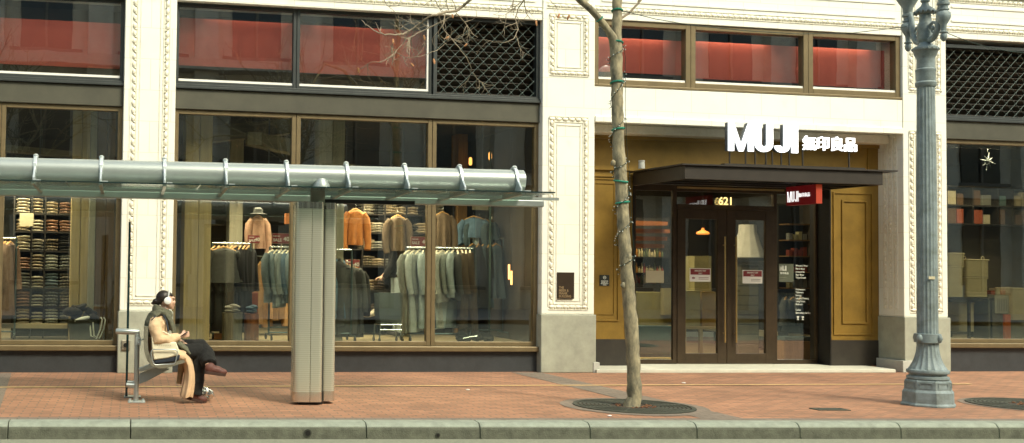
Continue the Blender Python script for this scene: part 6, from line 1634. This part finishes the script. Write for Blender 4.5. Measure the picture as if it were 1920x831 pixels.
# foil wrapped parcel
mb = MB(); c = J(389, 742, .18); c.z = max(c.z, .075)
mb.ell(c, (.088, .07, .068), tilt(12), 22, 14); o = mb.build('foil_parcel', mat('foil', (.72, .72, .68), .22, .95, var=.08, scale=30), None)
tx = bpy.data.textures.new('crumple', 'VORONOI'); tx.noise_scale = .035; d_ = o.modifiers.new('crumple', 'DISPLACE'); d_.texture = tx; d_.strength = .035
setp(o, 'crumpled silver foil parcel on the bricks beside the brown shoe', 'parcel')

# shopper inside, reaching to the left; head and shoulders behind the brown sweater
YQ = 2.30
q_ = P(745, 600, YQ); q_.z = FZ
sp_ = thing('person', 'shopper in black jacket and pale jeans behind the brown sweater, reaching to the left', 'person', tuple(q_))
Q = lambda px, py, dy=0.0: P(px, py, YQ+dy)
def organic2(name, mb, material, voxel=.012, disp=0):
    global pe
    return organic(name, mb, material, sp_, voxel, 3, disp)
hd = Q(742, 436)
mb = MB(); mb.ell(hd, (.080, .09, .11), None, 16, 10); mb.tube([hd-Vector((0, 0, .08)), hd-Vector((-.02, 0, .18))], .05, 10)
sh_ = hd+Vector((.02, 0, -.25)); hip = hd+Vector((.06, 0, -.72))
mb.tube([hip, hip+Vector((0, 0, .2)), sh_, sh_+Vector((0, 0, .07))], [(.13, .17), (.12, .15), (.12, .20), (.06, .10)], 14)
wr = Q(716, 520, -.05); el = (sh_+wr)/2+Vector((.02, -.08, -.08))
mb.tube([sh_+Vector((0, -.17, 0)), el, wr], [.055, .045, .030], 12)
mb.tube([sh_+Vector((0, .17, 0)), sh_+Vector((-.02, .22, -.28)), sh_+Vector((-.15, .15, -.48))], [.055, .045, .030], 12)
hand(wr, Vector((-.96, -.1, -.1)).normalized(), Vector((-.1, 0, .99)).normalized(), Vector((0, -1, 0)), .7, 1.0)
hand(sh_+Vector((-.15, .15, -.48)), Vector((-.8, 0, -.6)).normalized(), Vector((-.6, 0, .8)), Vector((0, -1, 0)), .7, 1.0)
for s_ in (-1, 1): mb.tube([hip+Vector((0, s_*.09, 0)), hip+Vector((-.02, s_*.10, -.38)), Vector((hip.x+.02, YQ+s_*.11, FZ+.06))], [.09, .065, .045], 12)
organic2('body', mb, SKIN, .0085)
mb = MB(); mb.ell(hd+Vector((.02, 0, .02)), (.088, .098, .115), None, 14, 10); mb.build('hair', HAIR, sp_, smooth=True)
mb = MB(); mb.tube([hip-Vector((0, 0, .06)), hip+Vector((0, 0, .2)), sh_, sh_+Vector((0, 0, .09))], [(.16, .20), (.145, .18), (.145, .225), (.07, .11)], 16)
mb.tube([sh_+Vector((0, -.17, 0)), el, wr+Vector((.03, 0, 0))], [.078, .066, .048], 12); mb.tube([sh_+Vector((0, .17, 0)), sh_+Vector((-.02, .22, -.28)), sh_+Vector((-.13, .16, -.46))], [.078, .066, .048], 12)
organic2('jacket', mb, F('black'), .012, .02)
mb = MB()
for s_ in (-1, 1): mb.tube([hip+Vector((0, s_*.09, .03)), hip+Vector((-.02, s_*.10, -.38)), Vector((hip.x+.02, YQ+s_*.11, FZ+.06))], [.115, .085, .075], 12)
organic2('jeans', mb, F('paleblue'), .012, .015)
mb = MB()
for s_ in (-1, 1): mb.ell((hip.x-.04, YQ+s_*.11, FZ+.045), (.14, .05, .045), None, 12, 8)
mb.build('shoes', SHELFM, sp_, smooth=True)
# heap of pale knitwear on the low shelf
mb = MB()
for i in range(5): mb.ell(P(690+9*i, 590-2*i, 1.5)+Vector((0, 0, jit(.02))), (.10, .09, .045), Matrix.Rotation(jit(.5), 4, 'Y'), 12, 8)
setp(mb.build('knit_heap', F('cream'), smooth=True), 'crumpled pale knitwear lying on the floor left of the basket trolley', 'sweater')
